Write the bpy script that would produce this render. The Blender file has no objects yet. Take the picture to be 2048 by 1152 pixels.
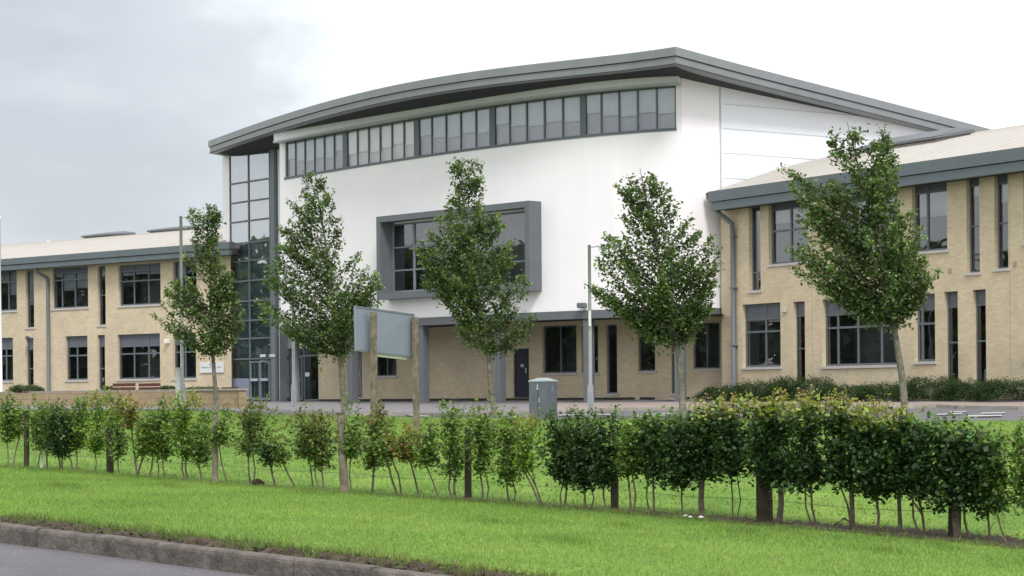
import bpy, math, random
import numpy as np
from mathutils import Matrix, Vector

random.seed(7)
rng = np.random.default_rng(7)
C = bpy.context.scene.collection

# ------------------------------------------------------------------ survey of the site
# The site was surveyed from the photograph: F is the focal length in photo pixels,
# bearings become plan positions on walls and rows of known distance.
F, PX, PY, RHO, EYE = 4056.0, 1024.0, 788.0, 0.0085, 1.6

def ray(px, py):
    u, v = px - PX, py - PY
    c, s = math.cos(RHO), math.sin(RHO)
    return (u * c - v * s) / F, -(u * s + v * c) / F      # X per metre of depth, Z per metre of depth

def at(px, py, d):
    a, b = ray(px, py)
    return Vector((a * d, d, EYE + b * d))

def lerp(a, b, t): return a + (b - a) * t

def interp(tab, x):
    if x <= tab[0][0]:
        (x0, y0), (x1, y1) = tab[0], tab[1]
    elif x >= tab[-1][0]:
        (x0, y0), (x1, y1) = tab[-2], tab[-1]
    else:
        for i in range(len(tab) - 1):
            if tab[i][0] <= x <= tab[i + 1][0]:
                (x0, y0), (x1, y1) = tab[i], tab[i + 1]
                break
    return y0 + (y1 - y0) * (x - x0) / (x1 - x0)

def interpc(tab, x):
    return interp(tab, min(max(x, tab[0][0]), tab[-1][0]))

# ------------------------------------------------------------------ tagging
def tag(o, label=None, cat=None, group=None, kind=None):
    if label: o['label'] = label
    if cat: o['category'] = cat
    if group: o['group'] = group
    if kind: o['kind'] = kind
    return o

def thing(name, loc, label, cat, group=None):
    o = bpy.data.objects.new(name, None)
    C.objects.link(o)
    o.location = loc
    o.empty_display_size = 0.3
    return tag(o, label, cat, group)

class MB:
    """collects faces of one mesh"""
    def __init__(self):
        self.v, self.f, self.uv, self.sm = [], [], [], []
    def quad(self, a, b, c, d, uv=None):
        n = len(self.v)
        self.v += [tuple(a), tuple(b), tuple(c), tuple(d)]
        self.f.append((n, n + 1, n + 2, n + 3))
        self.uv.append(uv)
        self.sm.append(False)
    def poly(self, pts):
        n = len(self.v)
        self.v += [tuple(p) for p in pts]
        self.f.append(tuple(range(n, n + len(pts))))
        self.uv.append(None)
        self.sm.append(False)
    def hexa(self, p):      # p: 8 corners, bottom 0-3 ccw, top 4-7
        n = len(self.v)
        self.v += [tuple(q) for q in p]
        for f in ((0, 3, 2, 1), (4, 5, 6, 7), (0, 1, 5, 4), (1, 2, 6, 5), (2, 3, 7, 6), (3, 0, 4, 7)):
            self.f.append(tuple(n + i for i in f))
            self.uv.append(None)
            self.sm.append(False)
    def box(self, c, ex, ey, size):   # c centre of base; ex, ey unit horizontal axes
        ex, ey = Vector(ex), Vector(ey)
        sx, sy, sz = size
        c = Vector(c)
        p = []
        for z in (0, sz):
            for a, b in ((-1, -1), (1, -1), (1, 1), (-1, 1)):
                p.append(c + ex * (a * sx / 2) + ey * (b * sy / 2) + Vector((0, 0, z)))
        self.hexa(p)
    def tube(self, pts, rad, n=8, cap=True):
        pts = [Vector(p) for p in pts]
        base = len(self.v)
        for i, p in enumerate(pts):
            t = (pts[min(i + 1, len(pts) - 1)] - pts[max(i - 1, 0)])
            if t.length < 1e-9: t = Vector((0, 0, 1))
            t.normalize()
            a = Vector((1, 0, 0)) if abs(t.x) < 0.8 else Vector((0, 1, 0))
            x = t.cross(a).normalized()
            y = t.cross(x).normalized()
            r = rad[i] if isinstance(rad, (list, tuple)) else rad
            for k in range(n):
                w = 2 * math.pi * k / n
                self.v.append(tuple(p + x * (r * math.cos(w)) + y * (r * math.sin(w))))
        for i in range(len(pts) - 1):
            for k in range(n):
                a, b = base + i * n + k, base + i * n + (k + 1) % n
                self.f.append((a, b, b + n, a + n))
                self.uv.append(None)
                self.sm.append(True)
        if cap:
            self.f.append(tuple(base + k for k in range(n)))
            self.f.append(tuple(base + (len(pts) - 1) * n + k for k in reversed(range(n))))
            self.uv += [None, None]
            self.sm += [False, False]
    def build(self, name, mat, parent=None, bevel=0):
        me = bpy.data.meshes.new(name)
        me.from_pydata(self.v, [], self.f)
        if any(u is not None for u in self.uv):
            lay = me.uv_layers.new(name='UVMap')
            li = 0
            for fi, f in enumerate(self.f):
                for k in range(len(f)):
                    lay.data[li].uv = self.uv[fi][k] if self.uv[fi] is not None else (0, 0)
                    li += 1
        me.polygons.foreach_set('use_smooth', self.sm)
        me.materials.append(mat)
        me.update()
        o = bpy.data.objects.new(name, me)
        C.objects.link(o)
        if parent is not None:
            o.parent = parent
            o.matrix_parent_inverse = Matrix.Translation(-wloc(parent))
        if bevel:
            m = o.modifiers.new('bevel', 'BEVEL')
            m.width = bevel
            m.segments = 2
            m.limit_method = 'ANGLE'
        return o

def wloc(p):
    v = Vector(p.location)
    while p.parent is not None:
        v = v + p.matrix_parent_inverse.translation + p.parent.location
        p = p.parent
    return v

# ------------------------------------------------------------------ materials
def mat(name):
    m = bpy.data.materials.new(name)
    m.use_nodes = True
    nt = m.node_tree
    b = nt.nodes['Principled BSDF']
    return m, nt, b

def col4(c): return (c[0], c[1], c[2], 1)

def plain(name, c, rough=0.7, metal=0.0, var=0.12, scale=3.0, bump=0.0, bscale=40, spec=0.3, c2=None, dirt=0.0):
    m, nt, b = mat(name)
    N, L = nt.nodes, nt.links
    tc = N.new('ShaderNodeTexCoord')
    n1 = N.new('ShaderNodeTexNoise')
    n1.inputs['Scale'].default_value = scale
    n1.inputs['Detail'].default_value = 8
    n1.inputs['Roughness'].default_value = 0.65
    L.new(tc.outputs['Object'], n1.inputs['Vector'])
    mr = N.new('ShaderNodeMapRange')
    mr.inputs[1].default_value = 0.3
    mr.inputs[2].default_value = 0.7
    L.new(n1.outputs['Fac'], mr.inputs[0])
    mx = N.new('ShaderNodeMix')
    mx.data_type = 'RGBA'
    ca = tuple(x * (1 - var) for x in c)
    cb = tuple(min(1, x * (1 + var)) for x in (c2 or c))
    mx.inputs[6].default_value = col4(ca)
    mx.inputs[7].default_value = col4(cb)
    L.new(mr.outputs[0], mx.inputs[0])
    out = mx.outputs[2]
    if dirt:
        mp = N.new('ShaderNodeMapping')
        mp.inputs['Scale'].default_value = (2.2, 2.2, 0.18)
        L.new(tc.outputs['Object'], mp.inputs[0])
        n3 = N.new('ShaderNodeTexNoise')
        n3.inputs['Scale'].default_value = 1.3
        n3.inputs['Detail'].default_value = 6
        L.new(mp.outputs[0], n3.inputs['Vector'])
        m3 = N.new('ShaderNodeMapRange')
        m3.inputs[1].default_value = 0.48
        m3.inputs[2].default_value = 0.75
        m3.inputs[3].default_value = 0
        m3.inputs[4].default_value = dirt
        L.new(n3.outputs['Fac'], m3.inputs[0])
        x3 = N.new('ShaderNodeMix')
        x3.data_type = 'RGBA'
        x3.inputs[7].default_value = col4(tuple(x * 0.62 for x in c))
        L.new(m3.outputs[0], x3.inputs[0])
        L.new(out, x3.inputs[6])
        out = x3.outputs[2]
    L.new(out, b.inputs['Base Color'])
    b.inputs['Roughness'].default_value = rough
    b.inputs['Metallic'].default_value = metal
    b.inputs['Specular IOR Level'].default_value = spec
    if bump:
        n2 = N.new('ShaderNodeTexNoise')
        n2.inputs['Scale'].default_value = bscale
        n2.inputs['Detail'].default_value = 5
        L.new(tc.outputs['Object'], n2.inputs['Vector'])
        bp = N.new('ShaderNodeBump')
        bp.inputs['Strength'].default_value = bump
        bp.inputs['Distance'].default_value = 0.02
        L.new(n2.outputs['Fac'], bp.inputs['Height'])
        L.new(bp.outputs[0], b.inputs['Normal'])
    return m

def brick(name, c1, c2, mortar, bw=0.225, bh=0.075):
    m, nt, b = mat(name)
    N, L = nt.nodes, nt.links
    tc = N.new('ShaderNodeTexCoord')
    br = N.new('ShaderNodeTexBrick')
    br.inputs['Scale'].default_value = 1
    br.inputs['Brick Width'].default_value = bw
    br.inputs['Row Height'].default_value = bh
    br.inputs['Mortar Size'].default_value = 0.010
    br.inputs['Mortar Smooth'].default_value = 0.3
    br.inputs['Bias'].default_value = -0.1
    br.inputs['Color1'].default_value = col4(c1)
    br.inputs['Color2'].default_value = col4(c2)
    br.inputs['Mortar'].default_value = col4(mortar)
    L.new(tc.outputs['UV'], br.inputs['Vector'])
    n1 = N.new('ShaderNodeTexNoise')
    n1.inputs['Scale'].default_value = 0.9
    n1.inputs['Detail'].default_value = 9
    n1.inputs['Roughness'].default_value = 0.7
    L.new(tc.outputs['Object'], n1.inputs['Vector'])
    mr = N.new('ShaderNodeMapRange')
    mr.inputs[1].default_value = 0.3
    mr.inputs[2].default_value = 0.7
    mr.inputs[3].default_value = 0.86
    mr.inputs[4].default_value = 1.1
    L.new(n1.outputs['Fac'], mr.inputs[0])
    mx = N.new('ShaderNodeMix')
    mx.data_type = 'RGBA'
    mx.blend_type = 'MULTIPLY'
    mx.inputs[0].default_value = 1
    L.new(br.outputs['Color'], mx.inputs[6])
    L.new(mr.outputs[0], mx.inputs[7])
    L.new(mx.outputs[2], b.inputs['Base Color'])
    b.inputs['Roughness'].default_value = 0.9
    b.inputs['Specular IOR Level'].default_value = 0.2
    return m

def glass(name, tint=(0.75, 0.8, 0.8), refl=1.8, add=0.03, wav=0.005):
    m = bpy.data.materials.new(name)
    m.use_nodes = True
    nt = m.node_tree
    N, L = nt.nodes, nt.links
    N.remove(N['Principled BSDF'])
    out = N['Material Output']
    tr = N.new('ShaderNodeBsdfTransparent')
    tr.inputs[0].default_value = col4(tint)
    gl = N.new('ShaderNodeBsdfGlossy')
    gl.inputs['Roughness'].default_value = 0.015
    gl.inputs['Color'].default_value = (0.93, 0.96, 1, 1)
    fr = N.new('ShaderNodeFresnel')
    fr.inputs['IOR'].default_value = 1.5
    ma = N.new('ShaderNodeMath')
    ma.operation = 'MULTIPLY_ADD'
    ma.inputs[1].default_value = refl
    ma.inputs[2].default_value = add
    ma.use_clamp = True
    L.new(fr.outputs[0], ma.inputs[0])
    mx = N.new('ShaderNodeMixShader')
    L.new(ma.outputs[0], mx.inputs[0])
    L.new(tr.outputs[0], mx.inputs[1])
    L.new(gl.outputs[0], mx.inputs[2])
    L.new(mx.outputs[0], out.inputs[0])
    tc = N.new('ShaderNodeTexCoord')
    ns = N.new('ShaderNodeTexNoise')
    ns.inputs['Scale'].default_value = 1.1
    ns.inputs['Detail'].default_value = 1
    L.new(tc.outputs['Object'], ns.inputs['Vector'])
    bp = N.new('ShaderNodeBump')
    bp.inputs['Strength'].default_value = 0.5
    bp.inputs['Distance'].default_value = wav
    L.new(ns.outputs['Fac'], bp.inputs['Height'])
    L.new(bp.outputs[0], gl.inputs['Normal'])
    return m

def leafmat(name, trans=0.3, rough=0.5):
    m, nt, b = mat(name)
    N, L = nt.nodes, nt.links
    at_ = N.new('ShaderNodeAttribute')
    at_.attribute_name = 'leafcol'
    L.new(at_.outputs['Color'], b.inputs['Base Color'])
    b.inputs['Roughness'].default_value = rough
    b.inputs['Specular IOR Level'].default_value = 0.4
    tl = N.new('ShaderNodeBsdfTranslucent')
    gm = N.new('ShaderNodeMix')
    gm.data_type = 'RGBA'
    gm.blend_type = 'MULTIPLY'
    gm.inputs[0].default_value = 1
    gm.inputs[7].default_value = (1.5, 1.5, 0.6, 1)
    L.new(at_.outputs['Color'], gm.inputs[6])
    L.new(gm.outputs[2], tl.inputs[0])
    mx = N.new('ShaderNodeMixShader')
    mx.inputs[0].default_value = trans
    L.new(b.outputs[0], mx.inputs[1])
    L.new(tl.outputs[0], mx.inputs[2])
    L.new(mx.outputs[0], N['Material Output'].inputs[0])
    return m

M = {}
M['render'] = plain('white_render', (0.88, 0.86, 0.89), 0.85, var=0.02, scale=0.6, spec=0.15, dirt=0.05)
M['cladding'] = plain('white_cladding', (0.80, 0.82, 0.88), 0.45, var=0.015, scale=0.5, spec=0.4)
M['joint'] = plain('joint_grey', (0.47, 0.49, 0.53), 0.6)
M['grey'] = plain('grey_metal', (0.155, 0.180, 0.200), 0.5, var=0.10, scale=1.5, spec=0.4, dirt=0.15)
M['fascia'] = plain('roof_fascia_grey', (0.205, 0.222, 0.235), 0.45, var=0.07, scale=1.2, spec=0.45, dirt=0.2)
M['wingfascia'] = plain('wing_fascia_grey', (0.115, 0.145, 0.160), 0.45, var=0.08, scale=1.2, spec=0.45, dirt=0.15)
M['beam'] = plain('beam_grey', (0.130, 0.142, 0.157), 0.5, var=0.06, scale=2, dirt=0.1)
M['frame'] = plain('window_frame_grey', (0.125, 0.145, 0.165), 0.45, var=0.06, scale=4)
M['lightframe'] = plain('light_frame_grey', (0.17, 0.20, 0.225), 0.45, var=0.06, scale=4)
M['spandrel'] = plain('spandrel_panel_grey', (0.115, 0.125, 0.150), 0.5, var=0.08, scale=3)
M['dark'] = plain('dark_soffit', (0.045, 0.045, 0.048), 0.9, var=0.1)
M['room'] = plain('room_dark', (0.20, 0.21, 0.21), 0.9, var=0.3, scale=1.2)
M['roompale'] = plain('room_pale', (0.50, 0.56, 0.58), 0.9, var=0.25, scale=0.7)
M['towerlining'] = plain('tower_lining', (0.34, 0.40, 0.42), 0.8, var=0.3, scale=0.5)  # pale sheet added behind the tower glass to brighten its unlit interior
M['blind'] = plain('window_blind', (0.62, 0.62, 0.67), 0.8, var=0.08)
M['blinddull'] = plain('window_blind_dull', (0.45, 0.46, 0.50), 0.8, var=0.12)
M['backing'] = plain('blind_lower', (0.46, 0.46, 0.51), 0.8, var=0.08)
M['blindwarm'] = plain('window_blind_warm', (0.93, 0.87, 0.86), 0.8, var=0.05)
M['backwarm'] = plain('blind_lower_warm', (0.82, 0.75, 0.75), 0.8, var=0.05)
M['cover'] = plain('pale_grey_cover', (0.80, 0.77, 0.85), 0.6, var=0.04, dirt=0.12)
M['trim'] = plain('pale_trim', (0.45, 0.48, 0.48), 0.5)
M['brick'] = brick('buff_brick', (0.63, 0.530, 0.365), (0.54, 0.445, 0.300), (0.55, 0.49, 0.39))
M['lowbrick'] = brick('low_wall_block', (0.40, 0.31, 0.19), (0.33, 0.26, 0.165), (0.22, 0.18, 0.13), 0.45, 0.22)
M['sill'] = plain('pale_sill', (0.50, 0.48, 0.47), 0.8, var=0.1, scale=5)
M['coping'] = plain('coping_stone', (0.36, 0.33, 0.29), 0.85, var=0.25, scale=4)
M['roofskin'] = plain('cream_roof', (0.46, 0.435, 0.395), 0.6, var=0.05, scale=0.8, spec=0.3, dirt=0.12)
M['glass'] = glass('window_glass', (0.78, 0.82, 0.84), 2.0, 0.04)
M['bandglass'] = glass('band_glass', (0.93, 0.95, 0.97), 1.6, 0.03)
M['towerglass'] = glass('tower_glass', (0.70, 0.80, 0.82), 3.2, 0.16)
M['timber'] = plain('weathered_timber', (0.135, 0.105, 0.078), 0.9, var=0.3, scale=7, bump=0.4, c2=(0.20, 0.17, 0.135), dirt=0.3)
M['darktimber'] = plain('dark_stained_post', (0.050, 0.042, 0.030), 0.9, var=0.3, scale=8, bump=0.4)
M['bark'] = plain('bark', (0.105, 0.095, 0.075), 0.9, var=0.35, scale=9, bump=0.5, c2=(0.17, 0.16, 0.13))
M['limb'] = plain('limb_bark', (0.075, 0.06, 0.042), 0.9, var=0.3, scale=9)
M['stem'] = plain('hedge_stem_bark', (0.085, 0.070, 0.048), 0.9, var=0.35, scale=12, c2=(0.14, 0.12, 0.09))
M['leaf'] = leafmat('tree_leaf', 0.38, 0.5)
M['hleaf'] = leafmat('hedge_leaf', 0.32, 0.42)
M['grassblade'] = leafmat('grass_blade', 0.35, 0.6)
M['galv'] = plain('galvanised_steel', (0.47, 0.48, 0.50), 0.55, metal=0.0, var=0.12, scale=6)
M['white'] = plain('white_paint', (0.80, 0.80, 0.80), 0.6, var=0.04)
M['roadline'] = plain('road_line_paint', (0.52, 0.53, 0.54), 0.7, var=0.15, scale=10)
M['cabinet'] = plain('cabinet_green_grey', (0.130, 0.148, 0.185), 0.5, var=0.14, scale=5, dirt=0.3)
M['cablid'] = plain('cabinet_lid', (0.34, 0.40, 0.42), 0.45, var=0.1, scale=5)
M['signgrey'] = plain('sign_board_grey', (0.225, 0.255, 0.325), 0.5, var=0.06, scale=2.5, dirt=0.15)
M['benchred'] = plain('bench_dark_red', (0.13, 0.045, 0.035), 0.7, var=0.2)
M['navy'] = plain('dark_door_blue', (0.018, 0.024, 0.04), 0.5)
M['plaque'] = plain('plaque_white', (0.66, 0.68, 0.70), 0.5, var=0.03)
M['ink'] = plain('plaque_ink', (0.12, 0.12, 0.16), 0.6)
M['orange'] = plain('yellow_sticker', (0.55, 0.33, 0.04), 0.6)
M['steelbar'] = plain('push_bar', (0.45, 0.53, 0.57), 0.35, metal=0.2)
M['soilm'] = plain('bare_soil', (0.036, 0.026, 0.019), 0.95, var=0.5, scale=9, bump=1.0, bscale=18, c2=(0.075, 0.057, 0.041))
M['asphalt'] = plain('asphalt', (0.145, 0.140, 0.150), 0.9, var=0.15, scale=0.9, bump=0.5, bscale=120, spec=0.25)
M['farasphalt'] = plain('far_asphalt', (0.155, 0.15, 0.16), 0.9, var=0.18, scale=0.5, spec=0.3)
M['paving'] = plain('grey_paving', (0.225, 0.215, 0.225), 0.9, var=0.12, scale=0.7, spec=0.25)
M['tanpaving'] = plain('tan_paving', (0.32, 0.265, 0.235), 0.9, var=0.14, scale=0.8, spec=0.25)
M['base'] = plain('field_grass', (0.08, 0.15, 0.03), 0.95, var=0.3, scale=0.4)

def asphalt_detail():
    m = M['asphalt']
    nt = m.node_tree
    N, L = nt.nodes, nt.links
    b = N['Principled BSDF']
    src = b.inputs['Base Color'].links[0].from_socket
    tc = N.new('ShaderNodeTexCoord')
    v = N.new('ShaderNodeTexNoise')
    v.inputs['Scale'].default_value = 55
    v.inputs['Detail'].default_value = 3
    L.new(tc.outputs['Object'], v.inputs['Vector'])
    r = N.new('ShaderNodeMapRange')
    r.inputs[1].default_value = 0.35
    r.inputs[2].default_value = 0.68
    r.inputs[3].default_value = 0.72
    r.inputs[4].default_value = 1.35
    L.new(v.outputs['Fac'], r.inputs[0])
    x = N.new('ShaderNodeMix')
    x.data_type = 'RGBA'
    x.blend_type = 'MULTIPLY'
    x.inputs[0].default_value = 1
    L.new(src, x.inputs[6])
    L.new(r.outputs[0], x.inputs[7])
    L.new(x.outputs[2], b.inputs['Base Color'])
asphalt_detail()

def lawn_material():
    m, nt, b = mat('lawn_turf')
    N, L = nt.nodes, nt.links
    tc = N.new('ShaderNodeTexCoord')
    n1 = N.new('ShaderNodeTexNoise')
    n1.inputs['Scale'].default_value = 0.55
    n1.inputs['Detail'].default_value = 6
    n2 = N.new('ShaderNodeTexNoise')
    n2.inputs['Scale'].default_value = 14
    n2.inputs['Detail'].default_value = 8
    for n in (n1, n2): L.new(tc.outputs['Object'], n.inputs['Vector'])
    r1 = N.new('ShaderNodeValToRGB')
    r1.color_ramp.elements[0].position = 0.32
    r1.color_ramp.elements[0].color = (0.115, 0.215, 0.042, 1)
    r1.color_ramp.elements[1].position = 0.68
    r1.color_ramp.elements[1].color = (0.205, 0.315, 0.065, 1)
    L.new(n1.outputs['Fac'], r1.inputs[0])
    r2 = N.new('ShaderNodeMapRange')
    r2.inputs[1].default_value = 0.3
    r2.inputs[2].default_value = 0.7
    r2.inputs[3].default_value = 0.55
    r2.inputs[4].default_value = 1.25
    L.new(n2.outputs['Fac'], r2.inputs[0])
    mx = N.new('ShaderNodeMix')
    mx.data_type = 'RGBA'
    mx.blend_type = 'MULTIPLY'
    mx.inputs[0].default_value = 1
    L.new(r1.outputs[0], mx.inputs[6])
    L.new(r2.outputs[0], mx.inputs[7])
    L.new(mx.outputs[2], b.inputs['Base Color'])
    b.inputs['Roughness'].default_value = 0.95
    b.inputs['Specular IOR Level'].default_value = 0.1
    return m
M['lawn'] = lawn_material()

def kerb_material():
    m = plain('kerb_concrete', (0.105, 0.092, 0.082), 0.95, var=0.3, scale=5, bump=0.9, bscale=25, c2=(0.15, 0.133, 0.12), dirt=0.4)
    return m
M['kerb'] = kerb_material()

# ------------------------------------------------------------------ ground rows
# each row: y(u), d(u) : bearing u -> line on the ground
def k_d(u): return F / (0.0659 * (u + 3000))
def kt_y(u): return 1048 + 0.1150 * u + 4.5e-6 * u * u
def kb_y(u): return 1085 + 0.126 * u + 5e-6 * u * u
HY = [(-1200, 880), (-500, 905), (0, 932), (430, 965), (690, 985), (935, 1001), (1230, 1023), (1530, 1047), (1910, 1077), (2048, 1092), (2600, 1150)]
def h_y(u): return interp(HY, u)
def h_d(u): return F / (0.0351 * (u + 3000))
EY = [(-1200, 812), (480, 823), (620, 826), (700, 831), (840, 835), (1100, 838), (1440, 840), (2048, 842), (2800, 845)]
ED = [(-1200, 92), (0, 75), (430, 67), (980, 57), (1800, 48), (2048, 46), (2800, 40)]
def e_y(u): return interp(EY, u)
def e_d(u): return interp(ED, u)
BD = [(-1200, 130), (8, 103), (460, 92.5), (560, 89.0), (640, 86.5), (1000, 78), (1366, 72.5), (1443, 71.6), (2048, 59.7), (2800, 50)]
ZB = 1.37
def b_d(u): return interp(BD, u)
def b_y(u):
    a = (u - PX) * math.sin(RHO)
    return PY - a + (EYE - ZB) * F / b_d(u)

def P_kt(u): return at(u, kt_y(u), k_d(u))
def P_kb(u): return at(u, kb_y(u), k_d(u))
def P_h(u): return at(u, h_y(u), h_d(u))
def P_e(u): return at(u, e_y(u), e_d(u))
def P_b(u): return at(u, b_y(u), b_d(u))

def road_pt(u, y):    # a point on the ground between lawn edge and building
    t = (y - e_y(u)) / (b_y(u) - e_y(u))
    d = 1 / lerp(1 / e_d(u), 1 / b_d(u), t)
    return at(u, y, d)

def lawn_pt(u, y):
    t = (y - h_y(u)) / (e_y(u) - h_y(u))
    return at(u, y, 1 / lerp(1 / h_d(u), 1 / e_d(u), t))

KDIR = (P_kt(1500) - P_kt(0)); KDIR.z = 0; KDIR.normalize()
KOUT = Vector((-KDIR.y, KDIR.x, 0))           # away from the camera
if KOUT.y < 0: KOUT = -KOUT

def sheet(name, rows, us, m, sub=1, kind='structure', dz=0):
    mb = MB()
    grid = []
    for j in range(len(rows) - 1):
        for t in range(sub if j < len(rows) - 2 else sub + 1):
            grid.append([lerp(rows[j](u), rows[j + 1](u), t / sub) + Vector((0, 0, dz)) for u in us])
    n = len(us)
    mb.v = [tuple(p) for g in grid for p in g]
    for j in range(len(grid) - 1):
        for i in range(n - 1):
            mb.f.append((j * n + i, j * n + i + 1, (j + 1) * n + i + 1, (j + 1) * n + i))
            mb.uv.append(None)
            mb.sm.append(True)
    o = mb.build(name, m)
    tag(o, kind=kind)
    return o

US = list(range(-1200, 2801, 80))
# wide ground reaching the horizon, below everything else
mb = MB()
mb.quad((-1500, -600, -1.6), (1500, -600, -1.6), (1500, 2500, -1.6), (-1500, 2500, -1.6))
tag(mb.build('ground', M['base']), kind='structure')
# near road
sheet('road', [lambda u: P_kb(u) - KOUT * 9.2, P_kb], US, M['asphalt'], dz=-0.002)
sheet('far_verge', [lambda u: P_kb(u) - KOUT * 60 - Vector((0, 0, 0.4)), lambda u: P_kb(u) - KOUT * 9.2 + Vector((0, 0, 0.03))], US, M['base'])
# lawn behind the kerb up to the drive
def P_kg(u): return P_kt(u) + KOUT * 0.13 - Vector((0, 0, 0.02))
sheet('lawn', [P_kg, P_h, P_e], US, M['lawn'], sub=10)
# drive, pavement
DU = US
sheet('drive', [P_e, P_b, lambda u: at(u, b_y(u), b_d(u)) + Vector((0, 260, 0))], US, M['farasphalt'], sub=3, dz=-0.03)

MY = [(480, 826), (620, 828.5), (700, 831.5), (760, 831), (900, 829.5), (1000, 827), (1060, 824), (1200, 819.5), (1440, 817), (1780, 817), (1840, 813.5), (1880, 812.5), (1920, 815), (2048, 817), (2400, 817)]
def P_m(u): return road_pt(u, interpc(MY, u))
def P_m2(u): return at(u, b_y(u), b_d(u) + 6)
us2 = [u for u in range(-400, 2401, 20)]
def pav(name, u0, u1, m):
    us = [u for u in range(u0, u1 + 1, 20)]
    mb = MB()
    up = Vector((0, 0, 0.05))
    for a, b in zip(us[:-1], us[1:]):
        pa, pb = P_m(a), P_m(b)
        qa, qb = P_m2(a), P_m2(b)
        mb.quad(pa + up, pb + up, qb + up, qa + up)
        mb.quad(pa - up, pb - up, pb + up, pa + up)
    return tag(mb.build(name, m), kind='structure')
def P_m(u):
    return road_pt(u, interpc(MY, u)) if u >= 480 else road_pt(u, e_y(u) - 0.5)
pav('pavement', -400, 1060, M['paving'])
pav('block_paving', 1060, 2400, M['tanpaving'])
# kerb along the pavement
mb = MB()
for a in range(700, 2400, 20):
    pa, pb = P_m(a), P_m(a + 20)
    dirn = (pb - pa); dirn.z = 0; dirn.normalize()
    nrm = Vector((-dirn.y, dirn.x, 0))
    if nrm.y > 0: nrm = -nrm
    o1, o2 = nrm * 0.005, nrm * 0.13
    up = Vector((0, 0, 0.058))
    dn = Vector((0, 0, -0.05))
    mb.quad(pa + o1 + up, pb + o1 + up, pb + o2 + up, pa + o2 + up)
    mb.quad(pa + o2 + up, pb + o2 + up, pb + o2 + dn, pa + o2 + dn)
tag(mb.build('pavement_kerb', M['coping']), kind='structure')

# road markings
def mark(pts, name='road_marking'):
    mb = MB()
    mb.poly([road_pt(x, y) + Vector((0, 0, 0.0)) for x, y in pts])
    o = mb.build(name, M['roadline'])
    return o
marks = []
for pts in (
    [(792, 828.6), (835, 833.2), (856, 833.6), (826, 830.6), (806, 829.0)],
    [(826, 831.2), (840, 833.6), (862, 833.6), (852, 831.6)],
    [(1118, 830.0), (1178, 828.6), (1178, 829.9), (1118, 831.4)],
    [(1184, 829.2), (1226, 828.8), (1226, 829.8), (1184, 830.3)],
    [(1268, 832.0), (1330, 831.0), (1330, 832.4), (1268, 833.6)],
    [(1275, 828.6), (1345, 827.2), (1345, 828.4), (1275, 829.8)],
    [(1780, 831.6), (1810, 831.4), (1810, 833.2), (1780, 833.4)],
    [(1870, 829.0), (1925, 826.6), (1925, 828.0), (1870, 830.4)],
    [(1900, 823.6), (1932, 823.0), (1932, 824.2), (1900, 824.8)],
    [(1936, 831.6), (2004, 830.0), (2004, 832.0), (1936, 833.6)],
    [(1962, 826.4), (2010, 825.0), (2010, 826.4), (1962, 827.8)],
):
    o = mark(pts)
    o.location.z += 0.012
    tag(o, kind='structure')

# ------------------------------------------------------------------ roadside kerb (bull-nosed stones with joints)
def kerb():
    mb = MB()
    u = -1100.0
    base = P_kt(u)
    pts = []
    while u < 2600:
        pts.append(u)
        p = P_kt(u)
        un = u + 10
        while (P_kt(un) - p).length < 0.99: un += 4
        u = un
    for i in range(len(pts) - 1):
        a, b = P_kt(pts[i]), P_kt(pts[i + 1])
        e = (b - a).normalized()
        a2, b2 = a + e * 0.006, b - e * 0.006
        j = Vector((0, 0, random.uniform(-0.006, 0.006)))
        o = KOUT * random.uniform(-0.006, 0.006)
        prof = [(0.0, -0.30), (0.0, -0.045), (0.008, -0.018), (0.028, -0.003), (0.05, 0.0), (0.125, 0.0), (0.125, -0.30)]
        n0 = len(mb.v)
        for q in (a2, b2):
            for (w, z) in prof:
                mb.v.append(tuple(q + KOUT * w + Vector((0, 0, z)) + j + o))
        k = len(prof)
        for t in range(k):
            t2 = (t + 1) % k
            mb.f.append((n0 + t, n0 + t2, n0 + k + t2, n0 + k + t))
            mb.uv.append(None); mb.sm.append(False)
        mb.f.append(tuple(n0 + t for t in range(k))); mb.f.append(tuple(n0 + k + t for t in reversed(range(k))))
        mb.uv += [None, None]; mb.sm += [False, False]
    return tag(mb.build('kerb', M['kerb']), kind='structure')
kerb()

# strips of bare soil: behind the kerb and under the hedge
def ragged(name, f, w0, w1, us, m, jag, dz):
    mb = MB()
    wob = lambda u: 0.09 * math.sin(u * 0.021) + 0.06 * math.sin(u * 0.057 + 1)
    A, B, Mid = [], [], []
    for u in us:
        p = f(u)
        A.append(p + KOUT * (w0 + random.uniform(-jag, jag)) + Vector((0, 0, dz)))
        Mid.append(p + KOUT * ((w0 + w1) / 2) + Vector((0, 0, dz + random.uniform(0.0, 0.06))))
        B.append(p + KOUT * (w1 + wob(u) + random.uniform(-jag, jag)) + Vector((0, 0, dz)))
    for i in range(len(us) - 1):
        mb.quad(A[i], A[i + 1], Mid[i + 1], Mid[i])
        mb.quad(Mid[i], Mid[i + 1], B[i + 1], B[i])
    mb.sm = [True] * len(mb.f)
    return tag(mb.build(name, m), kind='structure')
def P_ks(u): return P_kt(u)
ragged('soil_edge', P_ks, 0.15, 0.42, [x for x in range(-300, 2400, 7)], M['soilm'], 0.07, -0.004)
def lawnz(P, w):  # small helper: hedge row shifted across the slope follows the lawn
    return P
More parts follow.
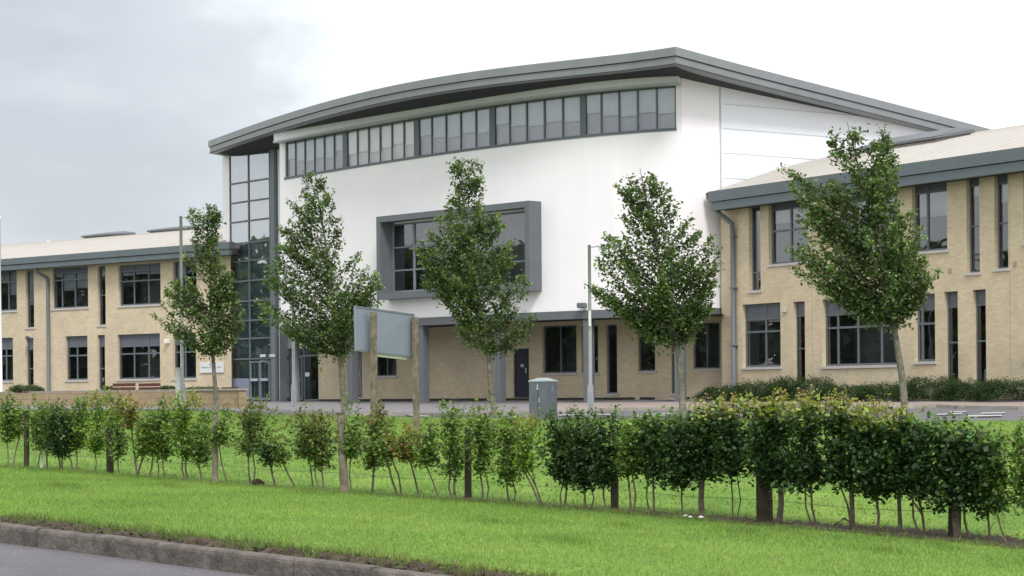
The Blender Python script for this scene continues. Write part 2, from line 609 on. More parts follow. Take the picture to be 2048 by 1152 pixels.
def hsoil():
    mb = MB()
    rows = []
    for u in range(-200, 2300, 9):
        wide = interpc([(0, 0.14), (600, 0.18), (1100, 0.26), (1400, 0.5), (2048, 0.75)], u)
        p = P_h(u)
        near = lerp(P_h(u), P_kg(u), 1.0) - p
        far = P_e(u) - p
        nn = near / near.length * wide * random.uniform(0.7, 1.2)
        ff = far / far.length * wide * random.uniform(0.5, 1.3)
        rows.append((p + nn + Vector((0, 0, 0.006)), p + Vector((0, 0, 0.025)), p + ff + Vector((0, 0, 0.006))))
    for a, b in zip(rows[:-1], rows[1:]):
        mb.quad(a[0], b[0], b[1], a[1])
        mb.quad(a[1], b[1], b[2], a[2])
    mb.sm = [True] * len(mb.f)
    return tag(mb.build('soil_bed', M['soilm']), kind='structure')
hsoil()

# ------------------------------------------------------------------ leaf / blade meshes
def np_mesh(name, verts, nv, cols, m, parent=None, shade=False):
    """verts: (n, nv, 3), one n-gon each"""
    n = verts.shape[0]
    me = bpy.data.meshes.new(name)
    me.vertices.add(n * nv)
    me.vertices.foreach_set('co', verts.reshape(-1).astype(np.float32))
    me.loops.add(n * nv)
    me.loops.foreach_set('vertex_index', np.arange(n * nv, dtype=np.int32))
    me.polygons.add(n)
    me.polygons.foreach_set('loop_start', np.arange(0, n * nv, nv, dtype=np.int32))
    me.update(calc_edges=True)
    ca = me.color_attributes.new(name='leafcol', type='FLOAT_COLOR', domain='POINT')
    c = np.ones((n, nv, 4), dtype=np.float32)
    c[:, :, :3] = cols[:, None, :]
    ca.data.foreach_set('color', c.reshape(-1))
    me.materials.append(m)
    o = bpy.data.objects.new(name, me)
    C.objects.link(o)
    if parent is not None:
        o.parent = parent
        o.matrix_parent_inverse = Matrix.Translation(-wloc(parent))
    return o

def leaf_verts(c, size, droop=0.35, nv=6):
    n = len(c)
    a = rng.normal(size=(n, 3)); a[:, 2] = a[:, 2] * 0.5 - droop
    a /= np.linalg.norm(a, axis=1, keepdims=True)
    nr = rng.normal(size=(n, 3)); nr[:, 2] = np.abs(nr[:, 2]) + 0.9
    b = np.cross(a, nr); b /= np.linalg.norm(b, axis=1, keepdims=True)
    nn = np.cross(b, a)
    L = size[:, None]
    W = L * 0.33
    if nv == 4:
        return np.stack([c - a * L / 2, c + b * W, c + a * L / 2, c - b * W], 1)
    return np.stack([c - a * L / 2, c - a * L * 0.18 + b * W, c + a * L * 0.2 + b * W * 0.85, c + a * L / 2 - nn * L * 0.1,
                     c + a * L * 0.2 - b * W * 0.85, c - a * L * 0.18 - b * W], 1)

def palette(n, cols, w, var=0.18):
    idx = rng.choice(len(cols), size=n, p=np.array(w) / sum(w))
    c = np.array(cols)[idx]
    return np.clip(c * rng.uniform(1 - var, 1 + var, (n, 1)) * rng.uniform(0.93, 1.07, (n, 3)), 0, 1)

# grass
def scatter(fa, fb, u0, u1, du, nt, dens):
    P, T, U = [], [], []
    us = np.arange(u0, u1, du)
    for u in us:
        for j in range(nt):
            t0, t1 = j / nt, (j + 1) / nt
            a0, a1 = fa(u), fa(u + du)
            b0, b1 = fb(u), fb(u + du)
            p00, p10 = lerp(a0, b0, t0), lerp(a1, b1, t0)
            p01, p11 = lerp(a0, b0, t1), lerp(a1, b1, t1)
            area = (p10 - p00).cross(p01 - p00).length
            k = rng.poisson(area * dens)
            if not k: continue
            x, y = rng.random(k)[:, None], rng.random(k)[:, None]
            q = (np.array(p00) * (1 - x) * (1 - y) + np.array(p10) * x * (1 - y) + np.array(p01) * (1 - x) * y + np.array(p11) * x * y)
            P.append(q)
            T.append(t0 + (t1 - t0) * y[:, 0])
            U.append(u + du * x[:, 0])
    return np.concatenate(P), np.concatenate(T), np.concatenate(U)

def grass(name, fa, fb, u0, u1, du, nt, dens, h, w, keep=None, lab=''):
    P, T, U = scatter(fa, fb, u0, u1, du, nt, dens)
    if keep is not None:
        k = keep(P, T, U)
        P, T, U = P[k], T[k], U[k]
    n = len(P)
    patch = 0.5 + 0.5 * np.sin(P[:, 0] * 1.3 + 1.7 * np.sin(P[:, 1] * 0.7)) * np.sin(P[:, 1] * 1.1 + 2 * np.sin(P[:, 0] * 0.5))
    fine = 0.5 + 0.5 * np.sin(P[:, 0] * 6.1 + 3 * np.sin(P[:, 1] * 2.9)) * np.sin(P[:, 1] * 5.3 + 1.3)
    hh = h * rng.uniform(0.5, 1.3, n) * (0.75 + 0.5 * fine)
    tuft = np.zeros(n)
    if name == 'lawn_grass' and fa is P_kg:       # longer dark tufts the mower missed beside the hedge
        for (tu, tt, wu, wt) in ((1485, .80, 55, .05), (1560, .88, 30, .03), (1240, .72, 28, .03), (1760, .70, 60, .04), (1880, .84, 35, .04), (620, .9, 40, .03), (330, .8, 30, .04), (980, .62, 40, .03), (1120, .45, 60, .04), (120, .6, 40, .05)):
            tuft = np.maximum(tuft, np.exp(-((U - tu) / wu) ** 2 - ((T - tt) / wt) ** 2))
        tuft = np.maximum(tuft, 0.5 * (T > 0.93))
        hh = hh * (1 + 1.3 * tuft)
    ang = rng.uniform(0, 2 * np.pi, n)
    d = np.stack([np.cos(ang), np.sin(ang), np.zeros(n)], 1)
    lean = rng.normal(size=(n, 3)) * 0.45 * hh[:, None]; lean[:, 2] = 0
    up = np.zeros((n, 3)); up[:, 2] = hh
    W = w * rng.uniform(0.7, 1.3, n)[:, None]
    v = np.stack([P - d * W / 2, P + d * W / 2, P + up + lean], 1)
    v[:, :2, 2] -= 0.008
    if name == 'edge_tufts':
        GP, GW = [(0.07, 0.13, 0.03), (0.11, 0.19, 0.04), (0.17, 0.16, 0.08), (0.12, 0.09, 0.05)], [4, 4, 2, 2]
    else:
        GP, GW = [(0.110, 0.215, 0.038), (0.170, 0.295, 0.058), (0.235, 0.355, 0.085), (0.31, 0.35, 0.14)], [4, 5, 3, 0.9]
    c = palette(n, GP, GW, 0.2)
    # [(0.095, 0.200, 0.034), (0.140, 0.262, 0.050), (0.195, 0.315, 0.075), (0.27, 0.31, 0.12)], [4, 5, 3, 0.8], 0.2)
    big = 0.5 + 0.5 * np.sin(P[:, 0] * 0.45 + 1.2 + np.sin(P[:, 1] * 0.31)) * np.sin(P[:, 1] * 0.37 + np.sin(P[:, 0] * 0.6))
    c *= (0.74 + 0.26 * patch + 0.08 * fine + 0.22 * big)[:, None]
    c *= (1 - 0.28 * tuft)[:, None]
    worn = (big * patch > 0.42) & (rng.random(n) < 0.3)
    c[worn] = c[worn] * 0.5 + np.array((0.16, 0.15, 0.06)) * 0.7
    o = np_mesh(name, v, 3, np.clip(c, 0, 1), M['grassblade'])
    return tag(o, lab, 'grass', kind='stuff')

def keep_near(P, T, U):
    bare = (T < 0.035) & (rng.random(len(T)) < 0.93)
    bare |= (T < 0.055 + 0.02 * np.sin(U * 0.05)) & (rng.random(len(T)) < 0.55)
    bare |= (T > 0.985) & (rng.random(len(T)) < 0.55) & (U > 900)
    bare |= (T > 0.955) & (rng.random(len(T)) < 0.8) & (U > 1450)
    return ~bare
grass('lawn_grass', P_kg, P_h, -60, 2140, 25, 24, 950, 0.034, 0.009, keep_near, 'mown bright green grass between the kerb and the hedge')
def keep_far(P, T, U):
    return ~((T < 0.02) & (rng.random(len(T)) < 0.75))
grass('lawn_grass', P_h, P_e, -60, 2140, 30, 20, 110, 0.05, 0.02, keep_far, 'mown bright green grass sloping from the hedge to the drive')
# rough tufts on the bare edge behind the kerb
grass('edge_tufts', lambda u: P_kt(u) + KOUT * 0.14, lambda u: P_kt(u) + KOUT * 0.6, -60, 2000, 12, 4, 1500, 0.075, 0.010,
      lambda P, T, U: (np.sin(U * 0.11) + np.sin(U * 0.043 + 1) + rng.normal(size=len(T)) * 0.7) > 0.75 - 3.0 * T, 'ragged grass tufts overhanging the bare soil behind the kerb')
# crumbs of soil spilling along the edge
cl_ = MB()
for k in range(1500):
    u = random.uniform(-60, 1500)
    p = P_kt(u) + KOUT * random.uniform(0.13, 0.55) + Vector((0, 0, 0.01))
    q = random.uniform(0.008, 0.03)
    a_ = [p + Vector((random.uniform(-q, q), random.uniform(-q, q), random.uniform(-0.01, q))) for _ in range(4)]
    cl_.poly([a_[0], a_[1], a_[2]]); cl_.poly([a_[0], a_[2], a_[3]]); cl_.poly([a_[1], a_[3], a_[2]])
tag(cl_.build('soil_crumbs', M['soilm']), 'loose crumbs of dark soil along the back of the kerb', 'soil', kind='stuff')
# daisies in the grass
P, T, U = scatter(P_kg, P_h, -20, 2100, 60, 5, 0.5)
mb = MB()
for p in P:
    r = random.uniform(0.007, 0.013)
    mb.poly([Vector(p) + Vector((math.cos(k * 1.0472) * r, math.sin(k * 1.0472) * r, 0.05)) for k in range(6)])
P, T, U = scatter(P_h, P_e, 300, 2100, 60, 5, 0.3)
for p in P:
    r = random.uniform(0.007, 0.013)
    mb.poly([Vector(p) + Vector((math.cos(k * 1.0472) * r, math.sin(k * 1.0472) * r, 0.06)) for k in range(6)])
tag(mb.build('daisies', M['white']), 'tiny white daisies dotted through the lawn', 'flowers', kind='stuff')
# fallen leaves under the hedge
def litter():
    n = 2600
    u = rng.uniform(900, 2150, n)
    c = np.array([list(P_h(x)) for x in u])
    w = rng.normal(size=n) * np.interp(u, [900, 1400, 2050], [0.1, 0.3, 0.42])
    c += np.array(KOUT)[None, :] * w[:, None]
    c[:, 2] += 0.03 + rng.random(n) * 0.015
    v = leaf_verts(c, rng.uniform(0.03, 0.06, n), 0.0, 4)
    v[:, :, 2] = c[:, None, 2] + (v[:, :, 2] - c[:, None, 2]) * 0.25
    cc = palette(n, [(0.16, 0.085, 0.045), (0.10, 0.06, 0.04), (0.27, 0.18, 0.10), (0.05, 0.035, 0.03)], [4, 4, 1.5, 2])
    tag(np_mesh('leaf_litter', v, 4, cc, M['grassblade']), 'brown fallen leaves on the soil below the hedge', 'leaf litter', kind='stuff')
litter()

# ------------------------------------------------------------------ wall surfaces
class Surf:
    def __init__(self, pts):
        self.p = [Vector((x, y)) for x, y in pts]
        self.s = [0.0]
        for a, b in zip(self.p[:-1], self.p[1:]): self.s.append(self.s[-1] + (b - a).length)
    def at(self, s):
        i = 0
        while i < len(self.p) - 2 and s > self.s[i + 1]: i += 1
        a, b = self.p[i], self.p[i + 1]
        e = (b - a).normalized()
        return a + e * (s - self.s[i]), e
    def nrm(self, s):
        # smoothed normal, towards the camera side
        e = (self.at(s + 0.4)[0] - self.at(s - 0.4)[0]).normalized()
        n = Vector((e.y, -e.x))
        q = self.at(s)[0]
        return -n if n.dot(q) > 0 else n
    def P(self, s, z, off=0.0):
        q = self.at(s)[0]
        if off: q = q + self.nrm(s) * off
        return Vector((q.x, q.y, z))
    def hit(self, px, py):
        a, b = ray(px, py)
        best = None
        n = len(self.p) - 1
        for i in range(n):
            p, q = self.p[i], self.p[i + 1]
            e = q - p
            den = e.x - a * e.y
            if abs(den) < 1e-9: continue
            t = (a * p.y - p.x) / den
            lo = -50 if i == 0 else -1e-6
            hi = 50 if i == n - 1 else 1 + 1e-6
            if lo <= t <= hi:
                d = p.y + e.y * t
                if d > 0 and (best is None or abs(t - 0.5) < best[0]):
                    best = (abs(t - 0.5), self.s[i] + t * e.length, EYE + b * d)
        return best[1], best[2]
    def off(self, w):
        out = []
        for s in self.s:
            q = self.P(s, 0, w)
            out.append((q.x, q.y))
        return Surf(out)

def steps(s0, s1, mx):
    n = max(1, int(math.ceil(abs(s1 - s0) / mx)))
    return [s0 + (s1 - s0) * i / n for i in range(n + 1)]

def sbox(mb, S, s0, s1, z0, z1, o0, o1, mx=50):
    ss = steps(s0, s1, mx)
    for a, b in zip(ss[:-1], ss[1:]):
        mb.hexa([S.P(a, z0, o1), S.P(b, z0, o1), S.P(b, z0, o0), S.P(a, z0, o0),
                 S.P(a, z1, o1), S.P(b, z1, o1), S.P(b, z1, o0), S.P(a, z1, o0)])

def wall(S, s0, s1, z0, z1, ops, m, parent, name='wall', reveal=0.18, mx=50, ztop=None):
    mb = MB()
    cs = {round(s0, 4), round(s1, 4)}
    cz = {round(z0, 4), round(z1, 4)}
    for (a, b, c, d) in ops:
        cs |= {round(min(max(a, s0), s1), 4), round(min(max(b, s0), s1), 4)}
        cz |= {round(c, 4), round(d, 4)}
    cs, cz = sorted(cs), sorted(cz)
    fs = []
    for a, b in zip(cs[:-1], cs[1:]): fs += steps(a, b, mx)[:-1]
    fs.append(cs[-1])
    for a, b in zip(fs[:-1], fs[1:]):
        for c, d in zip(cz[:-1], cz[1:]):
            ms, mz = (a + b) / 2, (c + d) / 2
            if any(o[0] < ms < o[1] and o[2] < mz < o[3] for o in ops): continue
            if d == cz[-1] and ztop: da, db = ztop(a), ztop(b)
            else: da = db = d
            mb.quad(S.P(a, c), S.P(b, c), S.P(b, db), S.P(a, da), [(a, c), (b, c), (b, db), (a, da)])
    for (a, b, c, d) in ops:
        a, b = max(a, s0), min(b, s1)
        r = reveal
        def q(p1, p2, uv): mb.quad(p1[0], p1[1], p2[1], p2[0], uv)
        mb.quad(S.P(a, c), S.P(a, d), S.P(a, d, -r), S.P(a, c, -r), [(a, c), (a, d), (a + r, d), (a + r, c)])
        mb.quad(S.P(b, c), S.P(b, c, -r), S.P(b, d, -r), S.P(b, d), [(b, c), (b + r, c), (b + r, d), (b, d)])
        for e, f in zip(steps(a, b, mx)[:-1], steps(a, b, mx)[1:]):
            mb.quad(S.P(e, d), S.P(f, d), S.P(f, d, -r), S.P(e, d, -r), [(e, d), (f, d), (f, d + r), (e, d + r)])
            mb.quad(S.P(e, c), S.P(e, c, -r), S.P(f, c, -r), S.P(f, c), [(e, c), (e, c - r), (f, c - r), (f, c)])
    return mb.build(name, m, parent)

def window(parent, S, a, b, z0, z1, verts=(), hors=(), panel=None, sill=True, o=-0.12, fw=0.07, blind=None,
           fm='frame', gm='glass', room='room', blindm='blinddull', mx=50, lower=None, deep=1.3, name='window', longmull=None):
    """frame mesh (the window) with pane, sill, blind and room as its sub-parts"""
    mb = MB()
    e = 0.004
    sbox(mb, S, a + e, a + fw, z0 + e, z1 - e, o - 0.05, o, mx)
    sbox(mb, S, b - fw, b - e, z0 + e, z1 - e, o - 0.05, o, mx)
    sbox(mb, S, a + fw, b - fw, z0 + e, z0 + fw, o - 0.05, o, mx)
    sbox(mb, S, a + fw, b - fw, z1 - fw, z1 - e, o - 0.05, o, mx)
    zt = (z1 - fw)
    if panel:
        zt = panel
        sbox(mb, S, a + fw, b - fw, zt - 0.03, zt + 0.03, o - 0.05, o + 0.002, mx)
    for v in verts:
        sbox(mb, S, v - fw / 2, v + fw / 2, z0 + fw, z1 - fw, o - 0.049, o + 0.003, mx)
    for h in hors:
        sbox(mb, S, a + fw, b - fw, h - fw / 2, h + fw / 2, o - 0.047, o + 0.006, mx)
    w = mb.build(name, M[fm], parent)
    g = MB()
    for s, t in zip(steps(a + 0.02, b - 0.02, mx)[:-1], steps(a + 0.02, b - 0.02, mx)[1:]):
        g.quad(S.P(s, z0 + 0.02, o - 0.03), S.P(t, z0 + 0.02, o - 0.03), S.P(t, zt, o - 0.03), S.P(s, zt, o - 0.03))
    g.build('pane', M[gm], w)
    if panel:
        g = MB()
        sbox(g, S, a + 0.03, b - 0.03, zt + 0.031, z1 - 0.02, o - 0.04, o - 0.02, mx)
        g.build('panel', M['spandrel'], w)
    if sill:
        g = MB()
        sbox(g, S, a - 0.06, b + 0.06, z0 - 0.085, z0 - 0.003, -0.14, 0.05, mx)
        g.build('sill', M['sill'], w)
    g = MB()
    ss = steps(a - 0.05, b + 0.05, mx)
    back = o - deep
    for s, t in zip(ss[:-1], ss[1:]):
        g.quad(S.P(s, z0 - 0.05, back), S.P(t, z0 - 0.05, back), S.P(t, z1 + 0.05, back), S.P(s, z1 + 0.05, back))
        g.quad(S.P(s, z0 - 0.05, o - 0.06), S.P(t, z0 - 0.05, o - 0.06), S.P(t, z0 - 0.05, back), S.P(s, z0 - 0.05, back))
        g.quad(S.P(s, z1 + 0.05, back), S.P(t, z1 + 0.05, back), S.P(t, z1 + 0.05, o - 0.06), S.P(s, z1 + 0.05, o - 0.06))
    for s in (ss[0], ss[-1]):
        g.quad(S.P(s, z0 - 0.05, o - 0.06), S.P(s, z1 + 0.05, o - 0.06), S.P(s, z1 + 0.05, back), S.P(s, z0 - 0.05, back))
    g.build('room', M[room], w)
    if blind:
        cells = [a + fw] + sorted(verts) + [b - fw]
        for i in range(len(cells) - 1):
            f = blind if not isinstance(blind, (list, tuple)) else blind[i % len(blind)]
            if f <= 0: continue
            zb = zt - (zt - z0) * f
            s, t = cells[i] + 0.02, cells[i + 1] - 0.02
            g = MB()
            g.quad(S.P(s, zb, o - 0.09), S.P(t, zb, o - 0.09), S.P(t, zt, o - 0.09), S.P(s, zt, o - 0.09))
            g.build('blind', M[blindm], w)
    if lower:  # added sheet close behind the glass, in place of a lighter interior
        g = MB()
        s, t = a + fw, b - fw
        for s, t in zip(steps(a + fw, b - fw, mx)[:-1], steps(a + fw, b - fw, mx)[1:]):
            g.quad(S.P(s, z0, o - 0.16), S.P(t, z0, o - 0.16), S.P(t, z1, o - 0.16), S.P(s, z1, o - 0.16))
        g.build('lining', M[lower], w)
    return w

def op_px(S, x0, x1, yt, yb):
    """opening from its photo bounds: yt, yb are taken at the middle of the opening"""
    xm = (x0 + x1) / 2
    a = S.hit(x0, (yt + yb) / 2)[0]
    b = S.hit(x1, (yt + yb) / 2)[0]
    zt = S.hit(xm, yt)[1]
    zb = S.hit(xm, yb)[1]
    return a, b, zb, zt
def zpx(S, x, y): return S.hit(x, y)[1]
def spx(S, x, y): return S.hit(x, y)[0]

# ------------------------------------------------------------------ RIGHT WING
A = at(1443, 600, 71.4)
B = at(2048, 600, 59.5)
ew = Vector((B.x - A.x, B.y - A.y)).normalized()
B2 = Vector((A.x, A.y)) + ew * 24
SR = Surf([(A.x, A.y), (B2.x, B2.y)])
right = thing('school_wing', (A.x, A.y, ZB), 'two storey buff brick wing with cream curved roof right of the white hall', 'building')
U_ops = {  # x0, x1, ytop, ybottom (at the middle)
    'slot1': (1498, 1521, 412, 581), 'win1': (1537, 1615, 402, 526), 'win2': (1680, 1795, 384, 513),
    'win3': (1824, 1894, 367, 502), 'slot2': (1933, 1959, 349, 545), 'slot3': (1989, 2016, 341, 537),
    'win4': (2047, 2120, 330, 483)}
L_ops = {
    'win5': (1485, 1561, 607, 734), 'slot4': (1587, 1610, 603, 768), 'win6': (1645, 1796, 594, 731), 'win7': (1829, 1870, 588, 723),
    'slot5': (1889, 1916, 583, 774), 'slot6': (1946, 1972, 579, 778), 'win8': (2052, 2130, 566, 718)}
OPS = {}
for k, v in {**U_ops, **L_ops}.items(): OPS[k] = op_px(SR, *v)
zeave = zpx(SR, 1700, 372)
wall(SR, 0, 24, 0.6, zeave + 0.25, list(OPS.values()), M['brick'], right, reveal=0.22)
def V(S, op, *xs): return [spx(S, x, 600) for x in xs]
O = OPS
window(right, SR, *O['slot1'], sill=True, fw=0.05, o=-0.14, blind=0.85, hors=[zpx(SR, 1510, 545)], blindm='spandrel')
window(right, SR, *O['win1'], verts=V(SR, 0, 1577), hors=[zpx(SR, 1576, 459)], o=-0.14, blind=[0.25, 0.2], panel=zpx(SR, 1576, 416))
window(right, SR, *O['win2'], verts=V(SR, 0, 1705, 1748), hors=[zpx(SR, 1737, 440)], o=-0.14, blind=[0.2], panel=zpx(SR, 1737, 398))
window(right, SR, *O['win3'], verts=V(SR, 0, 1850), o=-0.14, blind=[0.40, 0.42], panel=zpx(SR, 1858, 383), blindm='blinddull')
window(right, SR, *O['slot2'], hors=[zpx(SR, 1946, 452)], o=-0.14, blind=0.12, panel=zpx(SR, 1946, 370), fw=0.05)
window(right, SR, *O['slot3'], hors=[zpx(SR, 2002, 446)], o=-0.14, blind=0.22, panel=zpx(SR, 2002, 366), fw=0.05)
window(right, SR, *O['win4'], verts=V(SR, 0, 2085), o=-0.14, panel=zpx(SR, 2084, 350))
window(right, SR, *O['win5'], verts=V(SR, 0, 1525), hors=[zpx(SR, 1523, 663)], o=-0.14, panel=zpx(SR, 1523, 638), blind=[0.04, 0.07], blindm='white')
window(right, SR, *O['slot4'], hors=[zpx(SR, 1599, 697)], o=-0.14, panel=zpx(SR, 1599, 631), fw=0.04)
window(right, SR, *O['win6'], verts=V(SR, 0, 1669, 1709, 1756), hors=[zpx(SR, 1720, 653)], o=-0.14, panel=zpx(SR, 1720, 626), blind=[0.03, 0.0, 0.02, 0.0], blindm='white')
window(right, SR, *O['win7'], verts=V(SR, 0, 1838), hors=[zpx(SR, 1850, 647)], o=-0.14, panel=zpx(SR, 1850, 618), blind=0.04, blindm='white')
window(right, SR, *O['slot5'], hors=[zpx(SR, 1903, 685)], o=-0.14, panel=zpx(SR, 1903, 613), fw=0.055)
w6 = window(right, SR, *O['slot6'], hors=[zpx(SR, 1959, 682)], o=-0.14, panel=zpx(SR, 1959, 609), fw=0.055)
g = MB()
sbox(g, SR, spx(SR, 1958, 750), spx(SR, 1971, 750), zpx(SR, 1964, 772), zpx(SR, 1964, 738), -0.25, -0.22)
tag(g.build('notice', M['plaque'], w6), 'pale sheet standing inside the bottom of the window')
window(right, SR, *O['win8'], verts=V(SR, 0, 2090), o=-0.14, panel=zpx(SR, 2090, 596))
# movement joints in the brick
g = MB()
for x in (1624, 2020):
    s = spx(SR, x, 600)
    sbox(g, SR, s - 0.008, s + 0.008, 1.0, zeave, -0.01, 0.004)
g.build('movement_joint', M['coping'], right)
# small fittings
g = MB(); s, z = SR.hit(1571, 621); sbox(g, SR, s - 0.08, s + 0.08, z - 0.07, z + 0.07, 0.0, 0.12)
tag(g.build('wall_lamp', M['sill'], right, 0.02), 'small pale wall lamp')
for x, y in ((1900, 541), (2030, 528)):
    g = MB(); s, z = SR.hit(x, y); sbox(g, SR, s - 0.06, s + 0.06, z - 0.07, z + 0.07, 0.0, 0.02)
    g.build('wall_vent', M['coping'], right)

# wing eave + curved roof, profile measured against the hall's side wall
prof = [(-0.68, 8.62), (-0.3, 8.72), (0, 8.80), (1.15, 9.17), (2.73, 9.66), (4.4, 10.07), (6.14, 10.43), (8, 10.78), (10, 11.13), (12, 11.45), (14.5, 11.75), (17, 11.8), (20, 11.6)]
def wing_roof(parent, S, s0, s1, prof, skin, faz, fabt, inn, seams=0.6, endcol=None):
    g = MB()
    nn = -S.nrm(1.0)
    def Q(s, t, z):
        q = S.at(s)[0] + nn * t
        return Vector((q.x, q.y, z))
    ss = steps(s0, s1, 30)
    for (t0, z0), (t1, z1) in zip(prof[:-1], prof[1:]):
        for a, b in zip(ss[:-1], ss[1:]):
            g.quad(Q(a, t0, z0), Q(b, t0, z0), Q(b, t1, z1), Q(a, t1, z1))
    # underside and gable ends
    for s in (s0, s1):
        g.poly([Q(s, t, z) for t, z in prof] + [Q(s, t, z - 0.25) for t, z in reversed(prof)])
    g.sm = [True] * len(g.f)
    roof = g.build('roof', skin, parent)
    # standing seams
    sm = MB()
    a = s0 + 0.3
    while a < s1 - 0.1:
        for (t0, z0), (t1, z1) in zip(prof[:-1], prof[1:]):
            sm.hexa([Q(a, t0, z0 - 0.01), Q(a + 0.03, t0, z0 - 0.01), Q(a + 0.03, t1, z1 - 0.01), Q(a, t1, z1 - 0.01),
                     Q(a, t0, z0 + 0.012), Q(a + 0.03, t0, z0 + 0.012), Q(a + 0.03, t1, z1 + 0.012), Q(a, t1, z1 + 0.012)])
        a += seams
    tag(sm.build('roof_seam', skin, roof), kind=None)
    return roof, Q
R_e0 = spx(SR, 1416, 390)      # the eave runs on in front of the hall wall
off_e = 0.68
SRe = SR.off(off_e)
e_top = zpx(SRe, 1730, 340.5)
e_mid = zpx(SRe, 1730, 362)
e_bot = zpx(SRe, 1730, 381)
e_s0 = spx(SRe, 1416, 400)
prof = [(t, z + (e_top - 8.62)) for t, z in prof]
roofR, QR = wing_roof(right, SR, 0.02, 24, prof, M['roofskin'], 0, 0, 0)
g = MB()
sbox(g, SRe, e_s0, 24, e_mid, e_top + 0.03, -0.30, 0.0)
g.build('fascia', M['wingfascia'], right)
g = MB()
sbox(g, SRe, e_s0 + 0.12, 24, e_bot, e_mid - 0.025, -0.25, -0.05)
g.build('gutter', M['wingfascia'], right)
g = MB()
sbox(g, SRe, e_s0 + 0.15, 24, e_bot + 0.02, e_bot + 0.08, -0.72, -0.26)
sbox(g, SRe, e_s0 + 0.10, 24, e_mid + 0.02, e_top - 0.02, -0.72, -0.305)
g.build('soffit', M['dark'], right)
# flashing where the roof meets the white hall (left end piece over the eave)
g = MB()
n2 = SR.nrm(1)
for (t0, z0), (t1, z1) in zip(prof[:-1], prof[1:]):
    pass
# downpipe
g = MB()
s1, z1 = SR.hit(1455, 425)
s2, z2 = SR.hit(1470.5, 450)
pts = [SR.P(s1, zpx(SR, 1455, 412), 0.5), SR.P(s1, zpx(SR, 1455, 425), 0.45), SR.P(s2, z2 + 0.05, 0.16), SR.P(s2, z2 - 0.3, 0.12), SR.P(s2, 1.2, 0.12)]
g.tube(pts, 0.088, 12)
for z in (3.2, 5.2, 7.0):
    sbox(g, SR, s2 - 0.11, s2 + 0.11, z, z + 0.05, 0.0, 0.2)
g.build('downpipe', M['beam'], right)

# roof light housings
def rooflight(parent, Q, S, s0, s1, t0, t1, profz, h, name='roof_light'):
    g = MB()
    def zt(t): return interp(profz, t)
    a = [Q(s0, t0, zt(t0) - 0.1), Q(s1, t0, zt(t0) - 0.1), Q(s1, t1, zt(t1) - 0.1), Q(s0, t1, zt(t1) - 0.1)]
    b = [Q(s0, t0, zt(t0) + h), Q(s1, t0, zt(t0) + h), Q(s1, t1, zt(t1) + h * 0.8), Q(s0, t1, zt(t1) + h * 0.8)]
    g.hexa(a + b)
    r = g.build(name, M['coping'], parent)
    g = MB()
    dz = Vector((0, 0, 1))
    o = 0.12
    c = [Q(s0 - o, t0 - o, zt(t0) + h), Q(s1 + o, t0 - o, zt(t0) + h), Q(s1 + o, t1 + o, zt(t1) + h * 0.8), Q(s0 - o, t1 + o, zt(t1) + h * 0.8)]
    m_ = [p + dz * 0.10 for p in c]
    g.hexa(c + m_)
    sh = 0.35
    d = [Q(s0 + sh, t0 + sh, zt(t0) + h + 0.2), Q(s1 - sh, t0 + sh, zt(t0) + h + 0.2), Q(s1 - sh, t1 - sh, zt(t1) + h * 0.8 + 0.2), Q(s0 + sh, t1 - sh, zt(t1) + h * 0.8 + 0.2)]
    g.hexa([p + dz * 0.101 for p in c] + d)
    g.build('lid', M['beam'], r, 0.05)
    return r

def roof_hit(Q, px, py, profz, s_lo, s_hi, tmin=-0.5, tmax=14):
    """first point of the curved roof seen at a photo position"""
    best = None
    a, b = ray(px, py)
    t = tmin
    prev = None
    while t < tmax:
        z = interp(profz, t)
        # find s such that bearing matches
        p0, p1 = Q(0, t, z), Q(1, t, z)
        e = p1 - p0
        den = e.x - a * e.y
        s = (a * p0.y - p0.x) / den
        P = p0 + e * s
        dz = P.z - (EYE + b * P.y)
        if prev is not None and prev[0] * dz <= 0:
            return s, t
        prev = (dz, s, t)
        t += 0.05
    return prev[1], prev[2]
rs1, rt = roof_hit(QR, 1873, 284, prof, 0, 24)
rs0, _ = roof_hit(QR, 1795, 291, prof, 0, 24)
rs0 = min(rs0, rs1 - 1.0)
rooflight(right, QR, SR, rs0, rs1, rt, rt + 1.6, prof, 0.08)
wing_end = MB()
nn_ = -SR.nrm(1)
def RP(s, t, z):
    q = SR.at(s)[0] + nn_ * t
    return Vector((q.x, q.y, z))
wing_end.quad(RP(0.0, 0, 0.6), RP(0.0, 0, e_top), RP(0.0, 6, e_top), RP(0.0, 6, 0.6), [(0, .6), (0, 8), (6, 8), (6, .6)])
wing_end.build('end_wall', M['brick'], right)

# ------------------------------------------------------------------ LEFT WING
A2 = at(8, 620, 103.0); B3 = at(462, 620, 92.8)
el = Vector((B3.x - A2.x, B3.y - A2.y)).normalized()
A3 = Vector((A2.x, A2.y)) - el * 14
SL = Surf([(A3.x, A3.y), (B3.x, B3.y)])
SLlen = SL.s[-1]
left = thing('school_wing', (B3.x, B3.y, ZB), 'two storey buff brick wing with cream roof left of the glass entrance tower', 'building')
Lo = {
    'a': (-25, 33.5, 541, 622), 'b': (51.5, 68, 540, 655), 'c': (104, 176, 534, 616), 'd': (195.5, 211, 532, 650),
    'e': (237, 321, 528, 610), 'f': (346, 393, 522, 606),
    'g': (-25, 26, 676, 762), 'h': (51.5, 67, 676, 772), 'i': (131, 175, 672, 760), 'j': (195, 210, 670, 779),
    'k': (235, 320, 668, 758), 'l': (346, 392, 666, 757),
    'm': (-130, -85, 548, 630), 'n': (-130, -85, 680, 766)}
OL = {k: op_px(SL, *v) for k, v in Lo.items()}
zeL = zpx(SL, 200, 522)
